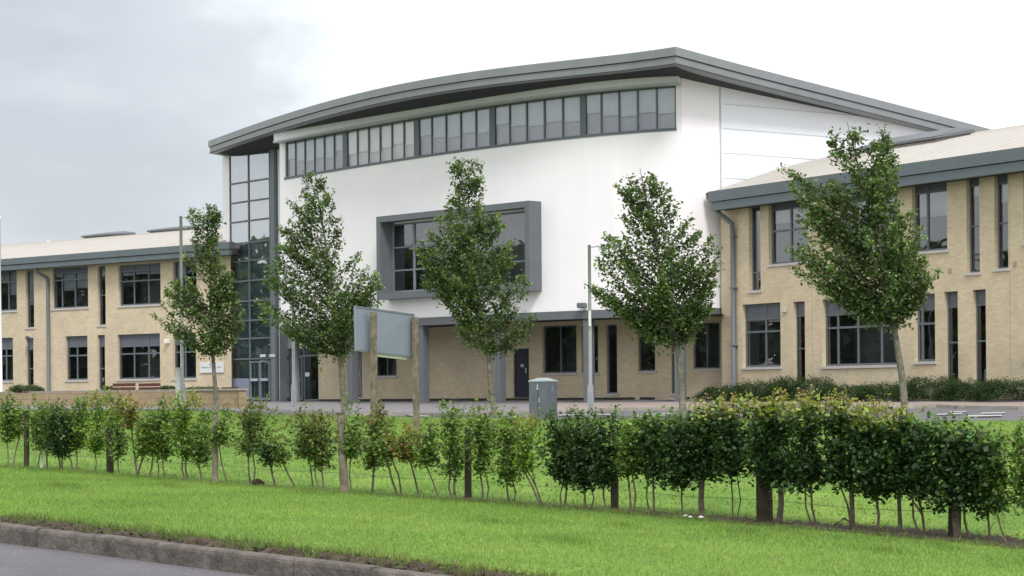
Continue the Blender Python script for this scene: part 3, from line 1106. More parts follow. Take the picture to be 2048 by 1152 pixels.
wall(SL, 0, SLlen, 0.6, zeL + 0.2, list(OL.values()), M['brick'], left, reveal=0.2)
def VL(*xs): return [spx(SL, x, 620) for x in xs]
window(left, SL, *OL['a'], verts=VL(-5, 14), hors=[zpx(SL, 4, 565)], blind=[0.3, 0.25, 0.6])
window(left, SL, *OL['b'], hors=[zpx(SL, 60, 600)], blind=0.6, fw=0.05)
window(left, SL, *OL['c'], verts=VL(121, 147), hors=[zpx(SL, 140, 559)], blind=[0.1, 0.5, 0.45], panel=zpx(SL, 140, 545))
window(left, SL, *OL['d'], hors=[zpx(SL, 203, 590)], blind=0.15, fw=0.05)
window(left, SL, *OL['e'], verts=VL(265, 294), hors=[zpx(SL, 279, 561)], blind=[0.12, 0.1, 0.12], panel=zpx(SL, 279, 541))
window(left, SL, *OL['f'], verts=VL(368), hors=[zpx(SL, 370, 555)], blind=[0.4, 0.1])
window(left, SL, *OL['g'], verts=VL(8), hors=[zpx(SL, 4, 712)], panel=zpx(SL, 4, 698))
window(left, SL, *OL['h'], hors=[zpx(SL, 60, 737)], panel=zpx(SL, 60, 698), fw=0.05)
window(left, SL, *OL['i'], verts=VL(150), hors=[zpx(SL, 153, 711)], panel=zpx(SL, 153, 693))
window(left, SL, *OL['j'], hors=[zpx(SL, 203, 737)], panel=zpx(SL, 203, 692), fw=0.05)
window(left, SL, *OL['k'], verts=VL(264, 293), hors=[zpx(SL, 278, 707)], panel=zpx(SL, 278, 692))
window(left, SL, *OL['l'], verts=VL(366), hors=[zpx(SL, 370, 704)], panel=zpx(SL, 370, 688))
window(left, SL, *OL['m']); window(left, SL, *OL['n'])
profL = [(-0.68, 0), (-0.3, 0.09), (0, 0.16), (1.15, 0.45), (2.73, 0.83), (4.4, 1.17), (6.14, 1.48), (8, 1.75), (10, 1.98), (12, 2.12), (14.5, 2.15), (18, 1.9)]
SLe = SL.off(0.68)
l_top = zpx(SLe, 200, 504.5); l_mid = zpx(SLe, 200, 516); l_bot = zpx(SLe, 200, 527)
profL = [(t, z + l_top) for t, z in profL]
sendL = SLlen - 0.62
roofL, QL = wing_roof(left, SL, 0, sendL, profL, M['roofskin'], 0, 0, 0)
g = MB(); SLend = spx(SLe, 458, 500)
sbox(g, SLe, 0, SLend, l_mid, l_top + 0.03, -0.3, 0.0); g.build('fascia', M['wingfascia'], left)
g = MB(); sbox(g, SLe, 0, SLend - 0.05, l_bot, l_mid - 0.03, -0.25, -0.05); g.build('gutter', M['wingfascia'], left)
g = MB(); sbox(g, SLe, 0, SLend - 0.05, l_bot + 0.02, l_bot + 0.08, -0.72, -0.26); g.build('soffit', M['dark'], left)
g = MB()
s1 = spx(SL, 90, 541); s2 = spx(SL, 99, 600)
g.tube([SL.P(s1, l_bot, 0.5), SL.P(s1, zpx(SL, 92, 547), 0.42), SL.P(s2, zpx(SL, 97, 556), 0.14), SL.P(s2, zpx(SL, 97, 570), 0.1), SL.P(s2, 1.2, 0.1)], 0.085, 10)
g.build('downpipe', M['beam'], left)
for (x0, x1, yy) in ((167, 222, 460), (299, 350, 452)):
    tt_ = 9.0
    def s_at(px):
        k_ = ray(px, yy)[0]
        p0, p1 = QL(0, tt_, 0), QL(1, tt_, 0)
        e_ = p1 - p0
        return (k_ * p0.y - p0.x) / (e_.x - k_ * e_.y)
    a1 = s_at(x1)
    rooflight(left, QL, SL, s_at(x0), a1, tt_, tt_ + 1.6, profL, 0.06)
for (x, y) in ((96, 474), (346, 455)):
    a1, t1 = roof_hit(QL, x, y, profL, 0, SLlen, 0, 14)
    g = MB(); p = QL(a1, t1, interp(profL, t1) - 0.05)
    g.tube([p, p + Vector((0, 0, 0.32))], 0.09, 8); g.tube([p + Vector((0, 0, 0.33)), p + Vector((0, 0, 0.45))], 0.16, 8)
    g.build('roof_vent', M['cover'], left)
# CCTV / lamp and plaque
g = MB(); s, z = SL.hit(337, 683); sbox(g, SL, s - 0.09, s + 0.09, z - 0.1, z + 0.1, 0.0, 0.22)
g.build('security_camera', M['white'], left, 0.03)
g = MB(); s, z = SL.hit(62, 677)
g.tube([SL.P(s, z, 0.02), SL.P(s, z + 0.08, 0.25), SL.P(s + 0.25, z, 0.5)], 0.06, 8)
g.build('wall_lamp', M['beam'], left)
a, b, z0, z1 = op_px(SL, 401.5, 448.5, 724, 745.5)
g = MB(); sbox(g, SL, a, b, z0, z1, 0.02, 0.06)
pl = g.build('name_plaque', M['plaque'], left, 0.005)
g = MB()
cx = a
random.seed(3)
while cx < b - 0.12:           # illegible word-like strokes as the photo shows
    pass
    break
def word(g, s0, s1, zc, h, off=0.064):
    s = s0
    while s < s1 - 0.02:
        w = random.choice((0.012, 0.014, 0.02))
        hh = h * random.choice((0.62, 0.62, 0.66, 1.0))
        k = random.random()
        sbox(g, SL, s, s + 0.010, zc, zc + hh, 0.061, off)
        if k < 0.7: sbox(g, SL, s + 0.011, s + 0.03, zc + (0 if k < 0.35 else h * 0.5), zc + (0.012 if k < 0.35 else h * 0.5 + 0.012), 0.061, off)
        if k > 0.4: sbox(g, SL, s + 0.031, s + 0.04, zc, zc + h * 0.6, 0.061, off)
        s += 0.052
L_ = b - a
zc = (z0 + z1) / 2 - 0.03
for f0, f1 in ((0.07, 0.46), (0.50, 0.70), (0.74, 0.95)): word(g, a + L_ * f0, a + L_ * f1, zc, 0.085)
g.build('lettering', M['ink'], pl)
g = MB()
s_e = a + L_ * 0.45; ze = zc + 0.17
for k in range(10):
    w0, w1 = k * math.pi / 5, (k + 1) * math.pi / 5
    g.quad(SL.P(s_e + 0.05 * math.cos(w0), ze + 0.06 * math.sin(w0), 0.064), SL.P(s_e + 0.05 * math.cos(w1), ze + 0.06 * math.sin(w1), 0.064),
           SL.P(s_e + 0.025 * math.cos(w1), ze + 0.03 * math.sin(w1), 0.064), SL.P(s_e + 0.025 * math.cos(w0), ze + 0.03 * math.sin(w0), 0.064))
g.build('crest', M['ink'], pl)

# ------------------------------------------------------------------ HALL
band = [(1352, 258), (1157, 275.5), (976, 297.3), (823, 316), (683, 336), (569, 360)]
H0 = ray(1352, 258)[1] * 70.7
dd = [H0 / ray(x, y)[1] for x, y in band]
cf = np.polyfit([x for x, y in band], dd, 2)
def Fpt(x):
    d = float(np.polyval(cf, x))
    a = ray(x, 400)[0]
    return (a * d, d)
SF = Surf([Fpt(x) for x in np.linspace(560, 1366, 32)])
SFx = Surf([Fpt(x) for x in np.linspace(500, 1500, 40)])
corner = Vector(Fpt(1366))
ftop = [(1352.5, 95.6), (1221, 106.6), (1112, 119), (960, 142.5), (869, 157), (790, 172), (712.5, 188), (634, 207.5), (556, 230), (506, 245), (462.5, 261), (415.6, 286)]
HT = ray(1352.5, 95.6)[1] * 69.0
df = [HT / ray(x, y)[1] for x, y in ftop]
cr = np.polyfit([x for x, y in ftop], df, 3)
ZT = EYE + HT
def Rpt(x):
    d = float(np.polyval(cr, x))
    return Vector((ray(x, 200)[0] * d, d))
front = [Rpt(x) for x in np.linspace(415.6, 1352.5, 44)]
K = front[-1]
sdir = Vector((0.843, 0.537)).normalized()
hall = thing('school_hall', (corner.x, corner.y, ZB), 'tall white rendered hall with curved grey roof edge and clerestory windows', 'building')
print('hall curve d', [round(x, 1) for x in dd], 'roof d', [round(x, 1) for x in df], 'ZT', ZT)
for x in (600, 800, 1000, 1200, 1340):
    s, z = SF.hit(x, 300)
    print(x, 'overhang', round(min((SF.P(s, 0).xy - q).length for q in front), 2))

# side fascia line: top heights along the side
far_ = corner + sdir * 14 + Vector((0.537, -0.843)) * 0.22     # the roof edge closes in on the side wall
sdir2 = (far_ - K).normalized()
side = Surf([(K.x, K.y), (K.x + sdir2.x * 30, K.y + sdir2.y * 30)])
stab = [(0.0, ZT)]
for x, y in ((1500, 133), (1762, 200), (1877, 230), (1979, 257)):
    s, z = side.hit(x, y)
    stab.append((s, z))
print('side roof', [(round(a, 2), round(b, 2)) for a, b in stab])
def drop(t): return interp(stab, t) - ZT if t > 0 else 0

path = [Vector((p.x, p.y, ZT)) for p in front] + [Vector((K.x + sdir2.x * t, K.y + sdir2.y * t, ZT + drop(t))) for t in (1.5, 3, 5, 7.5, 10, 13, 16, 20)]
# left return going back
ret = [Vector((front[0].x + sdir.x * t, front[0].y + sdir.y * t, ZT + drop(t))) for t in (16, 8, 2)]
path = ret + path
def sweep(prof2, mname, name, parent):
    g = MB()
    n = len(path)
    rows = []
    for i, p in enumerate(path):
        a = (p - path[i - 1]).to_2d().normalized() if i > 0 else None
        b = (path[i + 1] - p).to_2d().normalized() if i < n - 1 else None
        if a is None: a = b
        if b is None: b = a
        na = Vector((a.y, -a.x)); nb = Vector((b.y, -b.x))
        m_ = (na + nb).normalized()
        m_ = m_ / max(0.45, m_.dot(na))
        rows.append([Vector((p.x + m_.x * w, p.y + m_.y * w, p.z + z)) for w, z in prof2])
    k = len(prof2)
    for i in range(n - 1):
        for j in range(k):
            j2 = (j + 1) % k
            g.quad(rows[i][j], rows[i + 1][j], rows[i + 1][j2], rows[i][j2])
    g.poly(rows[0]); g.poly(list(reversed(rows[-1])))
    return g.build(name, M[mname], parent)
sweep([(0, -0.02), (0, -0.30), (-0.5, -0.30), (-0.5, 0.02), (-0.1, 0.02)], 'fascia', 'upper_fascia', hall)
sweep([(-0.055, -0.325), (-0.055, -0.585), (-0.10, -0.605), (-0.5, -0.605), (-0.5, -0.325)], 'fascia', 'lower_fascia', hall)
# roof deck and dark soffit
g, g2 = MB(), MB()
ts = [0, 1.5, 3, 5, 7.5, 10, 13, 16, 20]
inner = []
for p in front:
    inner.append([Vector((p.x + sdir2.x * t, p.y + sdir2.y * t, ZT + drop(t))) for t in ts])
for i in range(len(front) - 1):
    for j in range(len(ts) - 1):
        a, b, c, d = inner[i][j], inner[i + 1][j], inner[i + 1][j + 1], inner[i][j + 1]
        u1 = Vector((0, 0, -0.02)); u2 = Vector((0, 0, -0.57))
        g.quad(a + u1, b + u1, c + u1, d + u1)
        g2.quad(a + u2, d + u2, c + u2, b + u2)
g.build('roof', M['fascia'], hall)
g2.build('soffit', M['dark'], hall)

# facade: white render with the clerestory and the big framed window
zbb = zpx(SF, 1352, 258)
zbt = zpx(SF, 1352, 170)
zcov0, zcov1 = zpx(SF, 1352, 167), zpx(SF, 1352, 146)
beam_t, beam_b = zpx(SF, 1175, 620.5), zpx(SF, 1175, 637)
print('z', zbb, zbt, zcov0, zcov1, beam_t, beam_b, 'soffit', ZT - 0.57)
b0, b1 = spx(SF, 569.5, 330), spx(SF, 1352, 215)
clo = (b0, b1, zbb, zbt)
SFs = spx(SF, 561, 500)
# framed window opening in the wall
fa, fb = spx(SF, 775, 520), spx(SF, 1066, 500)
fz0, fz1 = 5.52, 8.38
fz0 = zpx(SF, 1064, 573); fz1 = zpx(SF, 1064, 420)
wall(SF, 0.0, SF.s[-1], beam_t - 0.02, ZT - 0.55, [clo, (fa, fb, fz0, fz1)], M['render'], hall, reveal=0.16, mx=1.2)
# clerestory
groups = [(569.5, 686, 6, ['blind', 'backing']), (690, 830, 6, ['blindwarm', 'backwarm']), (833, 981, 5, ['blind', 'backing']),
          (984, 1162, 5, ['blind', 'backing']), (1166, 1352, 5, ['blind', 'backing'])]
for i, (x0, x1, n, (bm, lm)) in enumerate(groups):
    ym = 345 - (x0 - 569) * 0.13
    a, b = spx(SF, x0, ym), spx(SF, x1, ym)
    vs = [a + (b - a) * k / n for k in range(1, n)]
    bl = [0.45, 0.55, 0.6, 0.55, 0.6] if i != 1 else [0.62, 0.6, 0.66, 0.6, 0.55, 0.62]
    window(hall, SF, a, b, zbb, zbt, verts=vs, sill=False, o=-0.06, fw=0.055, blind=bl, mx=1.2, gm='bandglass', blindm=bm, lower=lm, deep=0.6)
# wide dark posts between groups
for x0, x1 in ((683.5, 692), (826, 836), (977, 988), (1158.5, 1170)):
    ym = 345 - (x0 - 569) * 0.13
    g = MB(); sbox(g, SF, spx(SF, x0, ym), spx(SF, x1, ym), zbb + 0.01, zbt - 0.01, -0.1, -0.045)
    g.build('window_post', M['frame'], hall)
g = MB(); sbox(g, SF, b0 - 0.02, b1 + 0.02, zbb - 0.05, zbb + 0.045, -0.04, 0.03, 1.2); g.build('band_sill', M['frame'], hall)
g = MB(); sbox(g, SF, spx(SF, 560.5, 285), spx(SF, 1361, 150), zcov0, zcov1, -0.02, 0.32, 1.2); g.build('window_cover', M['cover'], hall)
g = MB(); sbox(g, SF, spx(SF, 560.5, 290), spx(SF, 1362, 165), zcov0 - 0.07, zcov0 - 0.005, -0.02, 0.36, 1.2); g.build('cover_trim', M['trim'], hall)

# projecting framed window
PA = SF.P(spx(SF, 779, 520), 0); PB = SF.P(spx(SF, 1083, 500), 0)
chord = Surf([(PA.x, PA.y), (PB.x, PB.y)])
pr = 0.62
cs1 = chord.s[-1]
ft = EYE + ray(1083, 403)[1] * PB.y
fbz = EYE + ray(1083, 582)[1] * PB.y
cha = Surf([(chord.P(-0.3, 0, pr).x, chord.P(-0.3, 0, pr).y), (chord.P(cs1, 0, pr).x, chord.P(cs1, 0, pr).y)])
sL = chord.s[0] + (spx(cha, 753, 520) - 0.3)
TH = 0.23
g = MB()
sbox(g, chord, sL, cs1, ft - TH, ft, -0.5, pr)
sbox(g, chord, sL, cs1, fbz, fbz + TH, -0.5, pr)
sbox(g, chord, sL, sL + TH, fbz + TH + 0.001, ft - TH - 0.001, -0.5, pr - 0.002)
sbox(g, chord, cs1 - TH, cs1, fbz + TH + 0.001, ft - TH - 0.001, -0.5, pr - 0.002)
fr = g.build('window_surround', M['beam'], hall)
ca = Surf([(chord.P(sL, 0).x, chord.P(sL, 0).y), (chord.P(cs1, 0).x, chord.P(cs1, 0).y)])
v1 = spx(ca, 829, 520); v2 = spx(ca, 905, 520); v3 = spx(ca, 982, 520)
fwn = window(hall, ca, TH, ca.s[-1] - TH, fbz + TH, ft - TH, verts=[v1, v2, v3], hors=[], sill=False, o=0.02, fw=0.12, fm='lightframe', deep=1.6, name='window')
g = MB()
za, zb_ = zpx(ca, 800, 495), zpx(ca, 800, 541)
sbox(g, ca, TH + .15, v3, za - 0.03, za + 0.03, -0.03, 0.022)
sbox(g, ca, TH + .15, ca.s[-1] - TH - .15, zb_ - 0.03, zb_ + 0.03, -0.03, 0.022)
g.build('glazing_bar', M['lightframe'], fwn)

# side wall: render return then horizontal cladding panels
SS = Surf([(corner.x, corner.y), (corner.x + sdir.x * 24, corner.y + sdir.y * 24)])
sj = spx(SS, 1441, 300)
def stop(s): return ZT - 0.55 + drop(s)
def strip(S, s0, s1, z0, m, name, parent, off=0.0):
    g = MB()
    for a, b in zip(steps(s0, s1, 1.0)[:-1], steps(s0, s1, 1.0)[1:]):
        g.quad(S.P(a, z0, off), S.P(b, z0, off), S.P(b, stop(b), off), S.P(a, stop(a), off))
    return g.build(name, m, parent)
strip(SS, 0, sj, beam_t - 0.02, M['render'], 'side_wall', hall)
strip(SS, sj, 24, 1.0, M['cladding'], 'cladding', hall, 0.004)
g = MB(); sbox(g, SS, sj - 0.03, sj + 0.02, zpx(SS, 1441, 378), stop(sj), -0.01, 0.03); g.build('corner_trim', M['joint'], hall)
g = MB()
for y in (208, 257, 306, 356):
    z = zpx(SS, 1448, y)
    # panel joints stop where the roof edge falls below them
    s = sj + 0.12
    while s < 22 and stop(s) > z + 0.05: s += 0.1
    sbox(g, SS, sj + 0.12, s, z - 0.012, z + 0.012, 0.0, 0.012)
g.build('panel_joint', M['joint'], hall)

# beam over the colonnade, soffit of the undercroft, columns
g = MB()
sbox(g, SF, 0.0, SF.s[-1] + 0.04, beam_b, beam_t, -0.35, 0.05, 1.2)
sbox(g, SS, -0.05, 1.75, beam_b, beam_t, -0.35, 0.05)
g.build('beam', M['beam'], hall)
SG = SFx.off(-2.7)
g = MB()
ga, gb = spx(SFx, 556, 700), spx(SFx, 1443, 700)
for a, b in zip(steps(ga, gb, 1.2)[:-1], steps(ga, gb, 1.2)[1:]):
    g.quad(SFx.P(a, beam_b + 0.05, -0.3), SFx.P(b, beam_b + 0.05, -0.3), SFx.P(b, beam_b + 0.05, -4.2), SFx.P(a, beam_b + 0.05, -4.2))
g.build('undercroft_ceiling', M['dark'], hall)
for x, r, rnd in ((698, 0.16, 0), (840, 0.16, 0), (993, 0.16, 0), (1172.5, 0.15, 0), (1369.5, 0.17, 0)):
    s = spx(SF, min(x, 1366), 700)
    if x > 1366: s = SF.s[-1] - 0.2
    g = MB()
    p = SF.P(s, 1.1, -0.17)
    e2 = SF.at(s)[1]
    n2 = SF.nrm(s)
    g.box(p, (e2.x, e2.y, 0), (n2.x, n2.y, 0), (2 * r, 2 * r, beam_b - 1.1 + 0.01))
    g.build('column', M['beam'], hall, 0.02)
g = MB(); s = spx(SF, 579, 700)
p = SF.P(max(s, 0.4), 1.1, -0.3)
g.tube([p, Vector((p.x, p.y, beam_b + 0.02))], 0.17, 20)
tag(g.build('column', M['frame'], hall), 'round dark column by the entrance')
# floodlight on the beam
g = MB(); s, z = SF.hit(1170, 615)
sbox(g, SF, s - 0.14, s + 0.14, z - 0.02, z + 0.16, 0.06, 0.34)
g.build('floodlight', M['frame'], hall, 0.03)

# recessed brick wall under the hall
ops = {}
for k, v in {'w1': (749, 793, 706, 752), 'w2': (1085, 1153, 651, 746), 'w3': (1163, 1196, 651, 746), 's1': (1213, 1234, 649, 787),
             'w4': (1276, 1310, 650, 742), 's2': (1343, 1362, 650, 787), 'w5': (1387, 1440, 645, 737), 'd1': (707, 724, 703, 795), 'd2': (1027, 1058, 697, 795.5)}.items():
    ops[k] = op_px(SG, *v)
for k in ('w2', 'w3', 's1', 'w4', 's2', 'w5'):
    a, b, z0, z1 = ops[k]; ops[k] = (a, b, z0, min(z1, beam_b + 0.02))
g636 = spx(SG, 637, 740); g1443 = spx(SG, 1446, 740)
wall(SG, g636, g1443, 0.9, beam_b + 0.06, list(ops.values()), M['brick'], hall, 'undercroft_wall', reveal=0.15, mx=1.5)
for k in ('w1', 'w2', 'w3', 'w4', 'w5', 's1', 's2'):
    a, b, z0, z1 = ops[k]
    vs = [(a + b) / 2] if k in ('w1', 'w2', 'w5') else []
    window(hall, SG, a, b, z0, z1, verts=vs, o=-0.1, fw=0.05, hors=[], sill=True, mx=1.5)
for k, m_ in (('d1', 'frame'), ('d2', 'navy')):
    a, b, z0, z1 = ops[k]
    g = MB(); sbox(g, SG, a + 0.002, b - 0.002, z0, z1 - 0.002, -0.12, -0.06)
    dr = g.build('door', M[m_], hall)
    g = MB()
    sbox(g, SG, a + 0.12, b - 0.12, z0 + 0.15, z1 - 0.25, -0.059, -0.05)
    g.build('door_panel', M['room'] if k == 'd1' else M['navy'], dr)
    g = MB(); sbox(g, SG, b - 0.2, b - 0.16, z0 + 0.95, z0 + 1.15, -0.049, 0.0)
    g.build('handle', M['steelbar'], dr)
    if k == 'd2':
        g = MB(); s, z = SG.hit(1043, 731)
        for q in range(3): sbox(g, SG, s - 0.09 + q * 0.065, s - 0.05 + q * 0.065, z - 0.06, z + 0.05, -0.049, -0.045)
        g.build('door_notice', M['plaque'], dr)
g = MB(); sbox(g, SG, g636, g1443, 1.35, 1.44, 0.0, 0.012, 1.5)
g.build('plinth', M['dark'], hall)
g = MB(); s, z = SG.hit(641.5, 739); sbox(g, SG, s - 0.06, s + 0.07, z - 0.09, z + 0.09, 0.0, 0.03)
g.build('hazard_sticker', M['orange'], hall)

# glass stair tower
T0 = at(446, 500, 93.6); T1 = at(600, 500, 88.9)
ST = Surf([(T0.x, T0.y), (T1.x, T1.y)])
ztw = ZT - 0.56
ta, tb = spx(ST, 460, 560), spx(ST, 545, 560)
wall(ST, 0, spx(ST, 558, 560), 1.0, ztw, [(ta, tb, 1.36, ztw - 0.05)], M['render'], hall, 'tower_wall', reveal=0.05)
g = MB(); g.quad(ST.P(spx(ST, 558, 560), 4.4), ST.P(spx(ST, 602, 560), 4.4), ST.P(spx(ST, 602, 560), ztw), ST.P(spx(ST, 558, 560), ztw)); g.build('tower_return', M['render'], hall)
yl = [366, 405, 444, 487, 523, 563, 603, 642, 678]
hz = [zpx(ST, 478, y) for y in yl]
zdoor = zpx(ST, 520, 717)
mv = spx(ST, 498, 560)
tw = window(hall, ST, ta, tb, 1.37, ztw - 0.06, verts=[mv], hors=hz + [zdoor], sill=False, o=0.0, fw=0.075, gm='towerglass', room='roompale', deep=2.6, name='glass_tower', lower='towerlining')
# landing floors behind the glass
g = MB()
for z in (zpx(ST, 478, 444), zpx(ST, 478, 642)):
    sbox(g, ST, ta, tb, z - 0.18, z + 0.05, -2.5, -0.35)
g.build('landing', M['roompale'], tw)
g = MB(); sbox(g, ST, ta + 0.08, mv - 0.05, 1.45, zpx(ST, 478, 757), -0.02, 0.012); g.build('solid_panel', M['signgrey'], tw)
# fin
fs0, fs1 = spx(ST, 543, 560), spx(ST, 557, 560)
g = MB(); sbox(g, ST, fs0, fs1, 1.2, ztw - 0.03, 0.01, 0.10); g.build('tower_fin', M['beam'], hall)
g = MB(); sbox(g, ST, fs0 + 0.12, fs1 - 0.1, 1.25, ztw - 0.05, 0.101, 0.12); g.build('fin_strip', M['lightframe'], hall)
# entrance doors in the tower
def double_door(S, a, b, z0, z1, o):
    m_ = (a + b) / 2
    for (p, q) in ((a, m_ - 0.01), (m_ + 0.01, b)):
        g = MB(); w = 0.07
        sbox(g, S, p, p + w, z0, z1, o, o + 0.05); sbox(g, S, q - w, q, z0, z1, o, o + 0.05)
        sbox(g, S, p + w, q - w, z1 - w, z1, o, o + 0.05); sbox(g, S, p + w, q - w, z0, z0 + 0.12, o, o + 0.05)
        d = g.build('door', M['lightframe'], hall)
        g = MB(); sbox(g, S, p + 0.10, q - 0.10, z0 + 0.86, z0 + 0.98, o + 0.055, o + 0.10)
        g.build('push_bar', M['steelbar'], d)
double_door(ST, spx(ST, 503, 760), spx(ST, 542, 760), 1.42, zpx(ST, 520, 722), 0.03)
for x0, x1 in ((523, 533.5), (545, 556)):
    a, b, z0, z1 = op_px(ST, x0, x1, 708.5, 714)
    g = MB(); o_ = 0.05 if x0 < 540 else 0.13
    sbox(g, ST, a, b, z0, z1, o_, o_ + 0.03); g.build('door_sign', M['plaque'], hall)
# recessed entrance screen right of the tower
es0 = spx(SG, 559, 740)
zet = zpx(SG, 600, 696)
scr = window(hall, SG, es0, g636, 1.38, zet, verts=[spx(SG, 585, 740), spx(SG, 607, 740)], hors=[zpx(SG, 600, 712)], sill=False, o=-0.03, fw=0.07, gm='towerglass', room='room', deep=2.0, mx=1.2, name='entrance_screen', fm='lightframe')
double_door(SG, spx(SG, 563, 750), spx(SG, 606, 750), 1.42, zpx(SG, 600, 713), 0.0)
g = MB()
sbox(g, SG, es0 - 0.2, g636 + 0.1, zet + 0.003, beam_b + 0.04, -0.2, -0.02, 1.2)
g.build('entrance_lintel', M['render'], hall)  # white panel added to imitate light showing in the upper entrance glazing
g = MB(); a, b, z0, z1 = op_px(SG, 610, 618, 745, 753); sbox(g, SG, a, b, z0, z1, -0.02, -0.01); g.build('notice', M['plaque'], scr)

# ------------------------------------------------------------------ low wall in front of the left wing
lwx = [(-260, 93), (0, 86), (240, 78.5), (478, 71.5)]
pts = [at(x, 800, d) for x, d in lwx]
SW = Surf([(p.x, p.y) for p in pts])
lw = thing('garden_wall', (pts[-1].x, pts[-1].y, 1.0), 'low buff block garden wall with flat stone coping behind the hedge', 'wall')
ztop = zpx(SW, 300, 783)
g = MB()
sl = SW.s[-1]
for a, b in zip(steps(0, sl, 3)[:-1], steps(0, sl, 3)[1:]):
    g.quad(SW.P(a, 0.4, 0), SW.P(b, 0.4, 0), SW.P(b, ztop, 0), SW.P(a, ztop, 0), [(a, .4), (b, .4), (b, ztop), (a, ztop)])
g.quad(SW.P(sl, 0.4, 0), SW.P(sl, 0.4, -0.3), SW.P(sl, ztop, -0.3), SW.P(sl, ztop, 0), [(0, .4), (.3, .4), (.3, ztop), (0, ztop)])
g.quad(SW.P(0, ztop, -0.3), SW.P(0, 0.4, -0.3), SW.P(sl, 0.4, -0.3), SW.P(sl, ztop, -0.3), [(0, ztop), (0, .4), (sl, .4), (sl, ztop)])
g.build('wall', M['lowbrick'], lw)
g = MB()
k = 0.0
while k < sl:
    sbox(g, SW, k + 0.004, min(k + 0.9, sl + 0.05) - 0.004, ztop + 0.001, ztop + 0.07, -0.36, 0.05)
    k += 0.9
g.build('coping', M['coping'], lw)

# benches and bushes behind the wall
for (x0, x1, lab) in ((224, 268, 'dark red bench behind the low wall, left one of the pair'), (276, 318, 'dark red bench behind the low wall, right one of the pair'),
                      (442, 474, 'dark red bench by the glass entrance tower at the end of the low wall')):
    d = 84 if x0 < 400 else 85
    p0, p1 = at(x0, 778, d), at(x1, 778, d - 1.5)
    e = (p1 - p0); e.z = 0; Lb = e.length; e.normalize()
    n_ = Vector((e.y, -e.x, 0))
    c = (p0 + p1) / 2; zt = at((x0 + x1) / 2, 767.5 if x0 < 400 else 776.5, d).z
    c.z = ZB
    o = thing('bench', c, lab, 'bench', 'dark red benches behind the low wall')
    g = MB(); g.box(c + n_ * 0.2 + Vector((0, 0, 0.42)), e, n_, (Lb, 0.42, 0.05)); g.build('seat', M['benchred'], o)
    g = MB()
    bb = zt - ZB
    g.box(c - n_ * 0.05 + Vector((0, 0, 0.52)), e, n_, (Lb, 0.05, max(0.05, (bb - 0.52) * 0.45)))
    g.box(c - n_ * 0.05 + Vector((0, 0, 0.54 + (bb - 0.52) * 0.5)), e, n_, (Lb, 0.05, max(0.05, (bb - 0.52) * 0.48)))
    g.build('backrest', M['benchred'], o)
    for sg in (-1, 1):
        g = MB(); g.box(c + e * (sg * Lb * 0.42) + n_ * 0.1, e, n_, (0.06, 0.5, 0.42)); g.build('leg', M['frame'], o)

